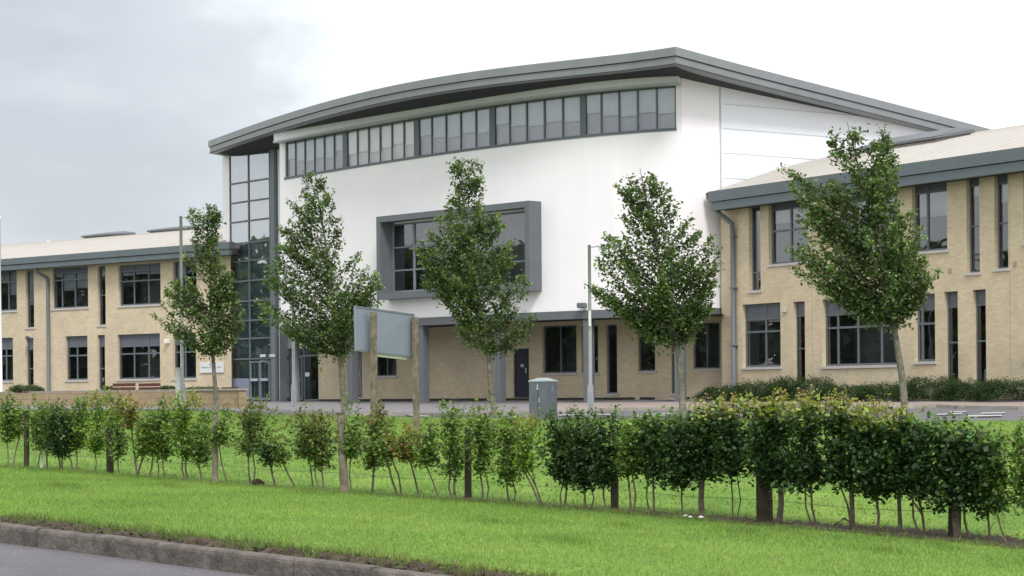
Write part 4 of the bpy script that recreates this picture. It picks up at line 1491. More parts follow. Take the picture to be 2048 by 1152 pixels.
# ------------------------------------------------------------------ foliage makers
GREENS = [(0.052, 0.086, 0.036), (0.078, 0.126, 0.048), (0.120, 0.182, 0.068), (0.190, 0.250, 0.100)]
def make_tree(bx, by, d, trunk, rows, label, seed, nb=112, per=92, wts=(3, 4, 3, 1.2), trunk_r=0.085):
    """rows: (y, xl, xr) outline of the crown in the photo; trunk: px points from base to crown"""
    global rng
    rng = np.random.default_rng(seed)
    rnd = random.Random(seed)
    base = at(bx, by, d)
    o = thing('street_tree', base, label, 'tree', 'young trees along the far edge of the lawn')
    tp = [at(x, y, d) for x, y in trunk]
    tp[0].z -= 0.15
    top = at((rows[0][1] + rows[0][2]) / 2, rows[0][0], d)
    kx = [Vector(p) for p in tp]
    last = tp[-1]
    for t in (0.3, 0.6, 0.85, 1.0):
        q = last.lerp(top, t)
        q += Vector((rnd.uniform(-.06, .06), rnd.uniform(-.06, .06), 0)) * (1 - t) * 2
        kx.append(q)
    n0 = len(tp)
    rad = [trunk_r * lerp(1.15, 0.8, i / max(1, n0 - 1)) for i in range(n0)] + [trunk_r * f for f in (0.6, 0.38, 0.2, 0.06)]
    g = MB(); g.tube(kx, rad, 9)
    g.build('trunk', M['bark'], o)
    def axis(z):
        for a, b in zip(kx[:-1], kx[1:]):
            if a.z <= z <= b.z or b is kx[-1]:
                t = (z - a.z) / max(1e-6, (b.z - a.z))
                return a.lerp(b, min(max(t, 0), 1))
        return kx[-1]
    ylo, yhi = rows[-1][0], rows[0][0]
    R = [(r[0], r[1], r[2]) for r in rows]
    def ext(y):
        return interpc([(r[0], r[1]) for r in R], y), interpc([(r[0], r[2]) for r in R], y)
    br = MB()
    cents, cols, sizes = [], [], []
    zc0 = tp[-1].z
    ys = []
    # sample branch tips proportional to outline width
    tot = []
    yy = np.linspace(yhi, ylo, 60)
    for y in yy:
        l, r = ext(y); tot.append(max(2, r - l))
    tot = np.array(tot) / sum(tot)
    for i in range(nb):
        y = yy[rng.choice(60, p=tot)] + rnd.uniform(-4, 4)
        l, r = ext(y)
        phi = rnd.uniform(0, 2 * math.pi)
        P0 = at((l + r) / 2, y, d)
        ax = axis(P0.z)
        pxscale = d / F
        axx = PX + ax.x / ax.y * F
        wl = max(6, axx - l) * pxscale; wr = max(6, r - axx) * pxscale
        c_ = math.cos(phi); s_ = math.sin(phi)
        rf = rnd.uniform(0.45, 1.0) ** 0.6
        if i % 5 < 2:
            c_ = 1.0 if rnd.random() < 0.5 else -1.0
            s_ = rnd.uniform(-0.4, 0.4); rf = rnd.uniform(0.92, 1.13)
        rx = (wr if c_ > 0 else wl)
        rd = (wl + wr) / 2
        tip = Vector((ax.x + c_ * rx * rf, ax.y + s_ * rd * rf * 0.9, P0.z))
        reach = (tip.xy - ax.xy).length
        zs = max(zc0 - 0.15, P0.z - reach * rnd.uniform(0.35, 1.3) - 0.1)
        st = axis(zs)
        mid = st.lerp(tip, 0.5) + Vector((rnd.uniform(-.05, .05), rnd.uniform(-.05, .05), -0.06 * reach))
        L_ = (tip - st).length
        if L_ < 0.1: continue
        r0 = 0.007 + 0.008 * min(1.5, L_)
        br.tube([st, mid, tip], [r0, r0 * 0.6, 0.004], 5, False)
        m_ = int(per * (0.5 + 0.55 * L_))
        t = rng.uniform(0.15, 1.03, m_) ** 0.8
        A_, B_, C_ = np.array(st), np.array(mid), np.array(tip)
        q = ((1 - t) ** 2)[:, None] * A_ + (2 * t * (1 - t))[:, None] * B_ + (t ** 2)[:, None] * C_
        sp = (0.13 * (1.1 - t))[:, None] + 0.04
        q = q + rng.normal(size=(m_, 3)) * sp
        cents.append(q)
        hue = rnd.uniform(0.8, 1.25)
        cc = palette(m_, GREENS, wts, 0.2) * hue
        # young growth at the shoot tips is paler
        cc *= np.where(t > 0.88, 1.35, 1.0)[:, None]
        cols.append(cc)
        sizes.append(rng.uniform(0.06, 0.12, m_))
    for i in range(16):       # upright whippy shoots near the top and round the sides
        y = yy[rng.choice(60, p=tot)] + 25 if i > 5 else yhi + rnd.uniform(35, 90)
        l, r_ = ext(y)
        P0 = at(lerp(l, r_, rnd.uniform(0.05, 0.95)), y, d)
        P0.y += rnd.uniform(-.3, .3)
        up_ = P0 + Vector((rnd.uniform(-.22, .22), rnd.uniform(-.1, .1), rnd.uniform(.18, .42)))
        m_ = 34
        t = rng.uniform(-0.2, 1.05, m_)
        q = np.array(P0)[None] * (1 - t)[:, None] + np.array(up_)[None] * t[:, None] + rng.normal(size=(m_, 3)) * 0.045
        br.tube([P0, up_], [0.008, 0.003], 4, False)
        cents.append(q)
        cols.append(palette(m_, GREENS, (2, 4, 4, 2), 0.2))
        sizes.append(rng.uniform(0.055, 0.10, m_))
    br.build('limbs', M['limb'], o)
    c = np.concatenate(cents); cl = np.clip(np.concatenate(cols), 0, 1); sz = np.concatenate(sizes)
    np_mesh('crown', leaf_verts(c, sz, 0.45, 6), 6, cl, M['leaf'], o)
    return o

def Z(ox, oy, sc, rows): return [(oy + y / sc, ox + l / sc, ox + r / sc) for y, l, r in rows]
t1 = Z(310, 400, 2.62, [(15, 262, 280), (45, 190, 325), (75, 180, 345), (120, 182, 335), (170, 195, 325), (230, 205, 325), (300, 150, 345), (380, 95, 395), (450, 90, 410), (540, 55, 440), (600, 32, 455), (660, 65, 450), (720, 140, 420), (770, 220, 380), (790, 265, 330)])
t2 = Z(510, 330, 2.214, [(20, 255, 275), (60, 235, 300), (95, 185, 310), (130, 200, 385), (180, 165, 360), (250, 175, 380), (290, 110, 395), (340, 130, 420), (400, 95, 460), (460, 65, 525), (520, 75, 540), (590, 20, 540), (640, 50, 520), (690, 55, 480), (740, 150, 455), (790, 255, 450), (820, 320, 410)])
t3 = Z(820, 310, 2.133, [(5, 190, 200), (30, 205, 300), (100, 205, 310), (160, 205, 325), (200, 165, 335), (240, 160, 375), (280, 95, 390), (340, 85, 410), (410, 40, 435), (480, 100, 465), (540, 70, 510), (600, 95, 495), (640, 190, 480), (680, 200, 510), (730, 190, 505), (780, 280, 490), (815, 310, 385)])
t4 = Z(1170, 320, 2.175, [(35, 232, 245), (70, 240, 300), (100, 150, 350), (150, 175, 365), (180, 185, 420), (225, 200, 440), (290, 120, 490), (350, 95, 550), (410, 75, 565), (460, 60, 560), (540, 48, 550), (600, 78, 535), (650, 175, 530), (700, 190, 475), (750, 300, 455), (785, 375, 425)])
t5 = Z(1550, 230, 1.859, [(25, 255, 280), (70, 212, 285), (100, 225, 440), (150, 215, 445), (190, 45, 445), (240, 65, 455), (300, 120, 465), (360, 125, 540), (420, 110, 550), (480, 125, 530), (540, 85, 550), (590, 130, 580), (640, 195, 570), (690, 250, 525), (735, 360, 460), (760, 410, 450)])
make_tree(434, 824, 67, [(434, 826), (430, 770), (425, 705)], t1, 'young leafy tree before the left brick wing, its crown left of the glass tower', 11, trunk_r=0.075)
make_tree(688, 832, 61, [(690, 834), (686, 780), (680, 705)], t2, 'young leafy tree with a spiky crown between the glass tower and the signboard', 12, nb=128, trunk_r=0.10)
make_tree(991, 836, 57, [(993, 838), (982, 780), (977, 697)], t3, 'young leafy tree covering part of the big framed window of the white hall', 13, nb=125, trunk_r=0.085)
make_tree(1368, 839, 52.5, [(1368, 842), (1362, 760), (1354, 685)], t4, 'young leafy tree at the right corner of the white hall, beside the street lamp', 14, nb=138, trunk_r=0.085)
make_tree(1813, 840, 48, [(1814, 844), (1804, 750), (1786, 640)], t5, 'tallest young tree with a forked leafy crown in front of the right brick wing', 15, nb=150, per=98, trunk_r=0.085)

# ------------------------------------------------------------------ hedge
HP = [  # base x, stem top x, y; crown xl, xr, yt, yb; density; type; label
 (17, 15, 885, -4, 33, 797, 888, 1.3, 'g', 'dark bushy young hedge plant left of the first post at the left edge'),
 (25, 40, 868, 28, 47, 812, 868, .35, 'g', 'thin sparse sapling leaning right just left of the first hedge post'),
 (73, 82, 898, 60, 88, 803, 893, .9, 'g', 'slim leaning hedge plant just right of the first post from the left'),
 (95, 93, 900, 74, 108, 815, 905, 1.2, 'g', 'hedge plant with a pale plastic strip at its foot, between the first two posts'),
 (121, 112, 900, 98, 130, 815, 905, 1.5, 'd', 'dark dense hedge plant with its stem bent to the left, between the first two posts'),
 (125, 124, 905, 110, 143, 812, 906, 1.5, 'd', 'darkest dense straight hedge plant midway between the first two posts'),
 (146, 135, 900, 125, 157, 832, 905, 1.2, 'd', 'hedge plant leaning left with a low dark crown, right of the darkest one'),
 (153, 153, 900, 146, 182, 800, 895, 1.3, 'g', 'straight hedge plant with a tall full crown two places left of the second post'),
 (190, 190, 900, 176, 218, 794, 900, 1.5, 'y', 'broad hedge plant with bright top leaves, touching the left of the second post'),
 (238, 235, 908, 214, 258, 796, 912, 1.3, 'g', 'full hedge plant wrapped around the right side of the second post'),
 (275, 262, 850, 240, 279, 795, 838, .6, 'o', 'tall thin plant with a yellowish tuft on a bare stem, right of the second post'),
 (274, 290, 905, 272, 300, 850, 908, .7, 'y', 'plant leaning right from the same foot as the tall yellow tufted one'),
 (298, 306, 912, 284, 312, 835, 905, .9, 'g', 'slight hedge plant between the leaning plant and the bushy dark one'),
 (317, 312, 908, 284, 335, 828, 908, 1.3, 'g', 'bushy dark green hedge plant three places left of the third post'),
 (332, 325, 908, 315, 348, 803, 912, 1.2, 'g', 'tall hedge plant with loose top twigs left of the brightest plant'),
 (376, 372, 912, 338, 398, 800, 918, 2.2, 'y', 'widest hedge plant of the left half with bright yellow green leaves, two stems'),
 (405, 395, 920, 385, 424, 835, 922, 1.3, 'g', 'hedge plant pressed against the left side of the third post'),
 (456, 437, 885, 432, 462, 825, 890, .4, 'g', 'thin bent plant with few leaves just right of the third post'),
 (502, 497, 900, 463, 546, 805, 905, 2.0, 'r', 'isolated open plant with spreading tiers of leaves and a double stem'),
 (553, 540, 918, 517, 562, 880, 922, .9, 'd', 'small low dark plant leaning left beside the isolated open plant'),
 (595, 562, 915, 552, 572, 885, 915, .08, 'r', 'almost leafless stem slanting up to the left over the bare lawn gap'),
 (627, 617, 905, 580, 652, 828, 905, 1.8, 'r', 'rounded plant with reddish young leaves right of the bare slanting stem'),
 (648, 641, 920, 622, 668, 838, 938, 1.3, 'r', 'hedge plant with low hanging leaves left of the leaning post'),
 (703, 702, 908, 686, 722, 818, 910, 1.0, 'g', 'straight narrow hedge plant just right of the leaning post'),
 (744, 748, 925, 722, 778, 828, 932, 1.6, 'r', 'hedge plant with bronze tinted top right under the signboard'),
 (797, 772, 912, 757, 795, 858, 918, .6, 'g', 'forked leaning plant with little foliage between the sign posts'),
 (840, 820, 920, 782, 838, 858, 926, .8, 'o', 'sparse bronze leaved plant in front of the right sign post foot'),
 (880, 850, 925, 836, 876, 850, 925, .8, 'g', 'plant slanting left just right of the sign, with a small crown'),
 (911, 910, 945, 873, 930, 815, 948, 1.6, 'g', 'tall tiered hedge plant left of the fourth standing post'),
 (965, 960, 943, 938, 988, 820, 942, 1.7, 'g', 'hedge plant with two pale stems just right of the fourth standing post'),
 (1020, 1013, 955, 988, 1046, 828, 958, 1.9, 'g', 'full hedge plant on two straight stems, left of the slanting twin stems'),
 (1083, 1045, 935, 1032, 1078, 845, 940, .7, 'y', 'plant with twin stems slanting up left beside the wide gap in the hedge'),
 (1130, 1135, 962, 1094, 1150, 838, 962, 2.3, 'd', 'first dark dense hedge plant right of the wide gap'),
 (1172, 1168, 968, 1140, 1193, 836, 970, 2.4, 'd', 'dark dense hedge plant whose crown hangs lowest in the clump before the fifth post'),
 (1213, 1207, 962, 1184, 1232, 836, 966, 2.0, 'd', 'dark dense hedge plant touching the left side of the narrow fifth post'),
 (1262, 1255, 945, 1232, 1292, 842, 948, 1.8, 'g', 'lighter gappy hedge plant with a forked stem right of the fifth post'),
 (1308, 1306, 952, 1284, 1334, 832, 954, 2.3, 'd', 'dense hedge plant on twin stems at the left start of the tall thick hedge'),
 (1366, 1363, 962, 1330, 1388, 824, 965, 2.8, 'd', 'dense dark hedge plant on one slim straight stem, below the fourth tree'),
 (1405, 1404, 960, 1376, 1442, 816, 966, 3.0, 'dy', 'dense hedge plant on a thick pale trunk with bits of white litter at its foot'),
 (1465, 1462, 952, 1430, 1496, 808, 958, 3.0, 'dy', 'dense hedge plant on two thin parallel stems left of the thick round post'),
 (1557, 1561, 960, 1488, 1572, 806, 968, 3.6, 'dy', 'dense hedge plant whose grey stem stands against the thick round post'),
 (1635, 1622, 965, 1562, 1645, 800, 978, 3.6, 'dy', 'tallest part of the hedge with orange tipped shoots, right of the thick round post'),
 (1705, 1702, 965, 1640, 1715, 806, 972, 3.4, 'dy', 'dense hedge plant on a curved thick dark stem with a side shoot at the foot'),
 (1754, 1752, 990, 1702, 1768, 818, 996, 3.0, 'dy', 'dense hedge plant on a thin short stem, below the fifth tree'),
 (1802, 1797, 980, 1760, 1828, 828, 986, 3.0, 'dy', 'dense hedge plant with a pale sunlit bare trunk'),
 (1850, 1836, 990, 1812, 1874, 836, 996, 2.9, 'd', 'dense hedge plant with a V shaped forked stem'),
 (1917, 1912, 1000, 1860, 1932, 838, 1008, 3.3, 'd', 'dense dark hedge plant standing before the last thick post at the right'),
 (1941, 1927, 1000, 1908, 1965, 842, 1012, 2.2, 'd', 'hedge plant with a slim dark stem immediately right of the last thick post'),
 (1980, 1974, 1005, 1945, 1994, 856, 1018, 1.8, 'd', 'next to last plant of the thick hedge, straight with drooping dark leaves'),
 (2015, 1990, 1010, 1966, 2022, 880, 1018, 1.3, 'g', 'last plant of the thick hedge, its stem slanting up left before the gap'),
 (2056, 2052, 1000, 2024, 2085, 868, 1010, 1.8, 'g', 'hedge plant cut off by the right edge of the picture'),
]
PAL = {
 'g': ([(0.050, 0.100, 0.024), (0.090, 0.170, 0.036), (0.155, 0.255, 0.052), (0.24, 0.34, 0.08)], [3, 4, 3, 1.4]),
 'd': ([(0.022, 0.050, 0.018), (0.035, 0.080, 0.026), (0.055, 0.120, 0.035), (0.10, 0.17, 0.06)], [4, 4, 2.5, 0.6]),
 'y': ([(0.055, 0.115, 0.024), (0.090, 0.190, 0.030), (0.17, 0.30, 0.045), (0.27, 0.38, 0.07)], [2, 4, 4, 2]),
 'o': ([(0.10, 0.13, 0.03), (0.20, 0.22, 0.04), (0.25, 0.17, 0.05), (0.16, 0.06, 0.03)], [3, 4, 2, 1]),
 'r': ([(0.055, 0.095, 0.025), (0.085, 0.15, 0.035), (0.14, 0.22, 0.05), (0.20, 0.13, 0.06)], [3, 4, 3, 1.3]),
}
PAL['dy'] = PAL['d']
TOPC = {'g': (0.16, 0.26, 0.05), 'd': (0.11, 0.20, 0.05), 'y': (0.24, 0.36, 0.06), 'o': (0.30, 0.26, 0.06), 'r': (0.20, 0.20, 0.06), 'dy': (0.24, 0.29, 0.07)}

def hedge_plant(i, bx, sx, sy, xl, xr, yt, yb, dens, typ, label):
    global rng
    rng = np.random.default_rng(100 + i)
    rnd = random.Random(100 + i)
    d = h_d(bx)
    by = h_y(bx) - 1
    base = at(bx, by, d)
    o = thing('hedge_plant', base, label, 'hedge plant', 'young beech plants of the roadside hedge')
    thick = {1405: 0.036, 1557: 0.036, 1705: 0.030, 1802: 0.024, 1917: 0.04}.get(bx, 0.0)
    cx, cy = (xl + xr) / 2, (yt + yb) / 2
    g = MB()
    S0 = Vector(base); S0.z -= 0.05
    s1 = at(sx, sy, d)
    s2 = at(cx, lerp(yt, yb, 0.35), d)
    r = thick or rnd.uniform(0.010, 0.016)
    m1 = S0.lerp(s1, 0.5) + Vector((rnd.uniform(-.03, .03), rnd.uniform(-.03, .03), 0))
    g.tube([S0, m1, s1, s1.lerp(s2, 0.5), s2], [r * 1.3, r * 1.05, r, r * .7, r * .3], 7)
    if bx in (376, 502, 648, 797, 911, 965, 1020, 1083, 1130, 1172, 1262, 1308, 1465, 1850, 1635):
        k = rnd.choice((-1, 1)) * rnd.uniform(0.05, 0.10)
        S1 = S0 + Vector((k * 0.6, 0.03, 0))
        g.tube([S1, S1.lerp(s1, 0.5) + Vector((k, 0, 0)), s1 + Vector((k * 0.9, 0, 0)), s1.lerp(s2, 0.6) + Vector((k * .8, 0, 0))], [r, r * .9, r * .8, r * .3], 6)
    if bx == 1083:
        S1 = S0 + Vector((0.02, 0, 0)); g.tube([S1, at(1068, 960, d), at(1055, 880, d)], [r, r * .9, r * .3], 6)
    if bx == 1850:
        g.tube([at(1845, 1030, d), at(1828, 1005, d), at(1818, 985, d)], [r, r * .8, r * .5], 6)
    if bx == 1705:
        g.tube([S0, at(1695, 1010, d), at(1678, 965, d)], [r * .5, r * .45, r * .3], 6)
        g.tube([S0 + Vector((0, -.03, .12)), at(1688, 1036, d - .1), at(1668, 1050, d - .2)], [0.015, 0.012, 0.006], 5)
    s = d / F
    W, Hh = (xr - xl) * s, (yb - yt) * s
    if typ in ('d', 'dy') and bx > 1280:
        yb -= rnd.choice((4, 12, 20))
        yt += rnd.choice((0, 4, 9))
    if not (typ in ('d', 'dy') and bx > 1280):
        kw = 1.5 if (typ == 'd' and bx > 1100) else 1.25
        xl, xr = cx - (cx - xl) * kw, cx + (xr - cx) * kw
        dens = dens * (1.9 if kw > 1.4 else 1.35)
        yb -= rnd.choice((2, 8, 14)) if yb - yt > 60 else 0
    nb = int(8 + 16 * dens)
    cents, cols, sizes = [], [], []
    pal, wts = PAL[typ]
    dense = typ in ('d', 'dy') and bx > 1280
    depth = W * 0.5 if not dense else 0.42
    depth = max(depth, 0.16)
    for b in range(nb):
        # shoot tips fill a rounded outline
        ty = rnd.random()
        wfac = 1.0 if dense else (0.55 + 0.45 * math.sin(math.pi * min(1, max(0, ty * 0.85 + 0.12))))
        tx = rnd.uniform(-1, 1) * wfac
        tz = lerp(yb, yt, ty) + rnd.uniform(-3, 3)
        tip = at(cx + tx * (xr - xl) / 2, tz, d)
        tip.y += rnd.uniform(-1, 1) * depth * (0.9 if dense else wfac)
        zs = max(s1.z, tip.z - rnd.uniform(0.15, 0.45))
        t = min(1, max(0, (zs - s1.z) / max(0.05, s2.z - s1.z)))
        st = s1.lerp(s2, t)
        if dense: st = st.lerp(tip, 0.35)
        L_ = (tip - st).length
        if L_ < 0.04: continue
        g.tube([st, st.lerp(tip, 0.5) + Vector((0, 0, -0.02)), tip], [0.006, 0.004, 0.002], 4, False)
        m_ = int(rnd.uniform(22, 34) * (1.0 if not dense else 1.5)) + 4
        t = rng.uniform(0.1, 1.05, m_)
        q = np.array(st)[None, :] * (1 - t)[:, None] + np.array(tip)[None, :] * t[:, None]
        q += rng.normal(size=(m_, 3)) * (0.062 if not dense else 0.075)
        cents.append(q)
        cc = palette(m_, pal, wts, 0.22) * rnd.uniform(0.8, 1.2)
        # fresh shoots on top
        zrel = (q[:, 2] - (base.z + (by - yb) * s)) / max(0.1, Hh)
        pr_ = np.clip((zrel - (0.70 if typ != 'dy' else 0.64)) * 3.0, 0, 0.9)
        fresh = rng.random(m_) < pr_
        cc[fresh] = np.array(TOPC[typ]) * rng.uniform(0.7, 1.4, (fresh.sum(), 1)) * rng.uniform(0.85, 1.15, (fresh.sum(), 3))
        odd = rng.random(m_) < (0.012 if typ in ('d', 'dy') else 0.03)
        cc[odd] = np.array((0.24, 0.25, 0.07)) * rng.uniform(0.6, 1.1, (odd.sum(), 1))
        cols.append(cc)
        sizes.append(rng.triangular(0.030, 0.048, 0.085, m_) * (1.0 if not dense else 1.15))
    if typ == 'dy' or typ == 'y':     # loose upright shoots above the clipped top
        for b in range(15):
            tx = rnd.uniform(-0.95, 0.95)
            p0 = at(cx + tx * (xr - xl) / 2, yt + rnd.uniform(6, 26), d); p0.y += rnd.uniform(-.25, .25)
            p1 = p0 + Vector((rnd.uniform(-.06, .06), rnd.uniform(-.05, .05), rnd.uniform(.08, .26)))
            g.tube([p0, p1], [0.004, 0.002], 4, False)
            m_ = 12
            t = rng.uniform(0.1, 1.1, m_)
            q = np.array(p0)[None] * (1 - t)[:, None] + np.array(p1)[None] * t[:, None] + rng.normal(size=(m_, 3)) * 0.022
            cents.append(q)
            cols.append(np.array([(0.30, 0.30, 0.06), (0.34, 0.24, 0.08), (0.20, 0.28, 0.06)])[rng.integers(0, 3, m_)] * rng.uniform(0.7, 1.3, (m_, 1)))
            sizes.append(rng.uniform(0.030, 0.05, m_))
    if not dense and dens > 0.5:      # straggling side and top shoots break the outline
        for b in range(int(5 + 4 * dens)):
            ty = rnd.random()
            side_ = rnd.choice((-1, 1))
            if rnd.random() < 0.5:
                p0 = at(cx + rnd.uniform(-.7, .7) * (xr - cx), yt + rnd.uniform(0, 14), d)
                p1 = p0 + Vector((rnd.uniform(-.10, .10), rnd.uniform(-.1, .1), rnd.uniform(.08, .22)))
            else:
                p0 = at(cx + side_ * 0.8 * (xr - xl) / 2, lerp(yt, yb, 0.15 + 0.6 * ty), d)
                p1 = p0 + Vector((side_ * rnd.uniform(.06, .20), rnd.uniform(-.1, .1), rnd.uniform(-.03, .12)))
            g.tube([p0, p1], [0.004, 0.002], 4, False)
            m_ = 14
            t = rng.uniform(-0.2, 1.1, m_)
            cents.append(np.array(p0)[None] * (1 - t)[:, None] + np.array(p1)[None] * t[:, None] + rng.normal(size=(m_, 3)) * 0.022)
            cols.append(np.clip(0.5 * palette(m_, pal, wts, 0.2) + 0.5 * np.array(TOPC[typ]) * rng.uniform(0.7, 1.3, (m_, 1)), 0, 1))
            sizes.append(rng.uniform(0.032, 0.058, m_))
    g.build('stem', M['stem'], o)
    c = np.concatenate(cents); cl = np.clip(np.concatenate(cols), 0, 1); sz = np.concatenate(sizes)
    np_mesh('foliage', leaf_verts(c, sz, 0.25, 6), 6, cl, M['hleaf'], o)
    if bx == 95:
        g = MB()
        q = at(83, 933, h_d(83)); q.z -= 0.03
        g.tube([q, q + Vector((0.01, 0, 0.36))], 0.022, 8)
        tag(g.build('plastic_guard', M['trim'], o), 'pale translucent plastic strip at the foot of the stem')
    return o
for i, r in enumerate(HP): hedge_plant(i, *r)

# hedge posts
POSTS = [(53, 822, 0.052, 0, 0, 'first hedge post from the left, slim brown round timber'),
         (221, 856, 0.066, -3, 0, 'second hedge post from the left, thick dark brown timber'),
         (430, 825, 0.053, 0, 1, 'weathered timber post with a flat grey top below the first tree'),
         (690, 826, 0.066, -9, 1, 'pale leaning timber post below the second tree, wider at its foot'),
         (936, 858, 0.053, 0, 0, 'dark straight timber post standing below the third tree'),
         (1229, 850, 0.055, 0, 0, 'narrow black looking post between the dark clump and the gappy plant'),
         (1530, 850, 0.105, -4, 0, 'thickest round timber post inside the dense hedge'),
         (1908, 880, 0.075, 4, 0, 'thick timber post near the right end of the dense hedge')]
plist = []
for (x, yt, r, lean, pale, lab) in POSTS:
    d = h_d(x) + (0.15 if x in (221, 936, 1229, 1530, 1908) else -0.1)
    b = at(x, h_y(x), d); b.z -= 0.15
    t = at(x + lean, yt, d)
    o = thing('hedge_post', b, lab, 'post', 'timber posts along the hedge')
    g = MB()
    g.tube([b, b.lerp(t, 0.2), b.lerp(t, 0.97), t], [r * (1.3 if pale and lean else 1.05), r, r * 0.97, r * 0.86], 14)
    g.build('post', M['timber'] if pale else M['darktimber'], o)
    plist.append((b, t, x))
# strand wires of the fence
g = MB()
for hgt in (0.30, 0.62):
    for (b0_, t0_, x0), (b1_, t1_, x1) in zip(plist[:-1], plist[1:]):
        a = b0_ + Vector((0, 0, 0.15 + hgt)); c = b1_ + Vector((0, 0, 0.15 + hgt))
        m_ = a.lerp(c, 0.5) - Vector((0, 0, 0.03))
        g.tube([a, m_, c], 0.003, 4, False)
tag(g.build('fence_wire', M['frame']), 'thin strand wires strung low between the hedge posts', 'fence wire')
# mole hill / dark clod beside isolated plant
g = MB()
p = at(515, 968, h_d(515))
for k in range(5):
    a0 = k * math.pi / 10; a1 = (k + 1) * math.pi / 10
    for j in range(12):
        w0, w1 = j * math.pi / 6, (j + 1) * math.pi / 6
        f = lambda a, w: p + Vector((0.12 * math.cos(a) * math.cos(w), 0.1 * math.cos(a) * math.sin(w), 0.075 * math.sin(a) + 0.012 * math.sin(w * 3 + a * 5)))
        g.quad(f(a0, w0), f(a0, w1), f(a1, w1), f(a1, w0))
tag(g.build('soil_mound', M['soilm']), 'small dark mound of soil at the foot of the isolated open hedge plant', 'soil mound')
for (x, y, w, lab) in ((1371, 1036, 0.045, 'left scrap of white litter at the hedge foot'), (1381, 1038, 0.035, 'middle scrap of white litter at the hedge foot'), (1402, 1038, 0.05, 'right scrap of white litter beside the thick pale hedge trunk')):
    p = at(x, y, h_d(x) - 0.35); p.z += 0.015
    g = MB()
    pts_ = [p + Vector((w * math.cos(k * 1.2566) * (0.7 + 0.4 * random.random()), 0.7 * w * math.sin(k * 1.2566), random.uniform(0, 0.02))) for k in range(5)]
    top_ = p + Vector((0, 0, 0.03))
    for k in range(5): g.poly([pts_[k], pts_[(k + 1) % 5], top_])
    tag(g.build('paper_scrap', M['white']), lab, 'litter', 'scraps of white litter under the hedge')

# ------------------------------------------------------------------ shrubs in front of the wings
def shrub(px0, px1, d0, ytop, ybase, depth, label, seed, n=5200, cols=None, size=(0.035, 0.065), group='low evergreen shrubs below the right wing', name='low_shrub'):
    global rng
    rng = np.random.default_rng(seed)
    xm = (px0 + px1) / 2
    base = at(xm, ybase, d0(xm))
    o = thing(name, base, label, 'shrub', group)
    n = int(n * 1.5)
    e = at(px1, ybase, d0(px1)) - at(px0, ybase, d0(px0))
    L_ = e.length / 2
    e.normalize()
    n_ = Vector((-e.y, e.x, 0)).normalized()
    tmid = at(xm, ytop, d0(xm)).z - base.z
    th = rng.uniform(0, 2 * np.pi, n)
    ph = np.arcsin(rng.uniform(0.0, 1, n))
    rr = rng.uniform(0.8, 1.02, n)
    lump = 1 + 0.16 * np.sin(th * 4 + seed) * np.cos(ph * 5 + seed) + 0.08 * np.sin(th * 11)
    X = np.cos(th) * np.cos(ph) ** 0.6 * L_ * rr * lump
    Y = np.sin(th) * np.cos(ph) ** 0.6 * depth * rr * lump
    Zz = np.sin(ph) * tmid * rr * lump
    c = np.array(base)[None] + X[:, None] * np.array(e)[None] + Y[:, None] * np.array(n_)[None]
    c[:, 2] = base.z + 0.02 + Zz + rng.normal(size=n) * 0.025
    cc = palette(n, cols or [(0.020, 0.048, 0.016), (0.032, 0.075, 0.022), (0.052, 0.105, 0.032), (0.09, 0.13, 0.05)], [4, 4, 2, .5])
    np_mesh('foliage', leaf_verts(c, rng.uniform(size[0], size[1], n), 0.1, 4), 4, np.clip(cc, 0, 1), M['leaf'], o)
    g = MB()       # dark woody core
    g.tube([Vector(base) - e * L_ * 0.8, Vector(base) + e * L_ * 0.8], 0.03, 5)
    for k in range(9):
        a = rng.uniform(-0.8, 0.8) * L_
        q = Vector(base) + e * a
        g.tube([q, q + Vector((0.1, 0, tmid * 0.35)), q + e * 0.2 + Vector((0, 0, tmid * 0.75))], [0.03, 0.02, 0.01], 5)
    g.build('branches', M['stem'], o)
    return o
sd = lambda x: b_d(max(x, 1443)) - 1.6 + (0.6 if x < 1450 else 0)
shrub(1408, 1500, sd, 775, 801, 1.0, 'low rounded evergreen shrub at the left end of the bed, under the downpipe', 21)
shrub(1470, 1590, sd, 764, 801, 1.2, 'evergreen shrub sloping up beneath the first ground floor window', 22, 7000)
shrub(1545, 1665, sd, 756, 801, 1.2, 'highest dark evergreen shrub under the narrow ground floor window', 23, 8000)
shrub(1640, 1745, sd, 772, 801, 1.0, 'lower flat shrub beneath the wide ground floor window', 24)
shrub(1725, 1830, sd, 768, 800, 1.0, 'shrub behind the trunk of the tallest tree', 25)
shrub(1810, 1920, sd, 757, 800, 1.1, 'raised leafy shrub right of the tallest tree trunk', 26, 7000)
shrub(1895, 1990, sd, 763, 800, 1.0, 'shrub in front of the two tall narrow ground floor windows', 27, 6000)
shrub(1970, 2075, sd, 761, 799, 1.1, 'leafy shrub at the far right end of the bed', 28, 6500)
PG = [(0.04, 0.08, 0.03), (0.07, 0.12, 0.045), (0.10, 0.15, 0.07)]
def shr2(x0, x1, yt, lab, seed): shrub(x0, x1, lambda x: 84.5, yt, 783, 0.6, lab, seed, 1500, [(0.05, 0.09, 0.03), (0.08, 0.13, 0.05), (0.11, 0.15, 0.07), (0.14, 0.16, 0.09)], (0.05, 0.09), 'grey green bushes behind the low wall')
shr2(18, 86, 771.5, 'grey green bush behind the low wall near the flagpole', 31)
shr2(206, 226, 775, 'tiny bush left of the pair of dark red benches', 32)
shr2(319, 350, 774, 'small bush right of the dark red benches', 33)
shr2(366, 440, 776, 'low strip of bush behind the wall below the name plaque', 34)

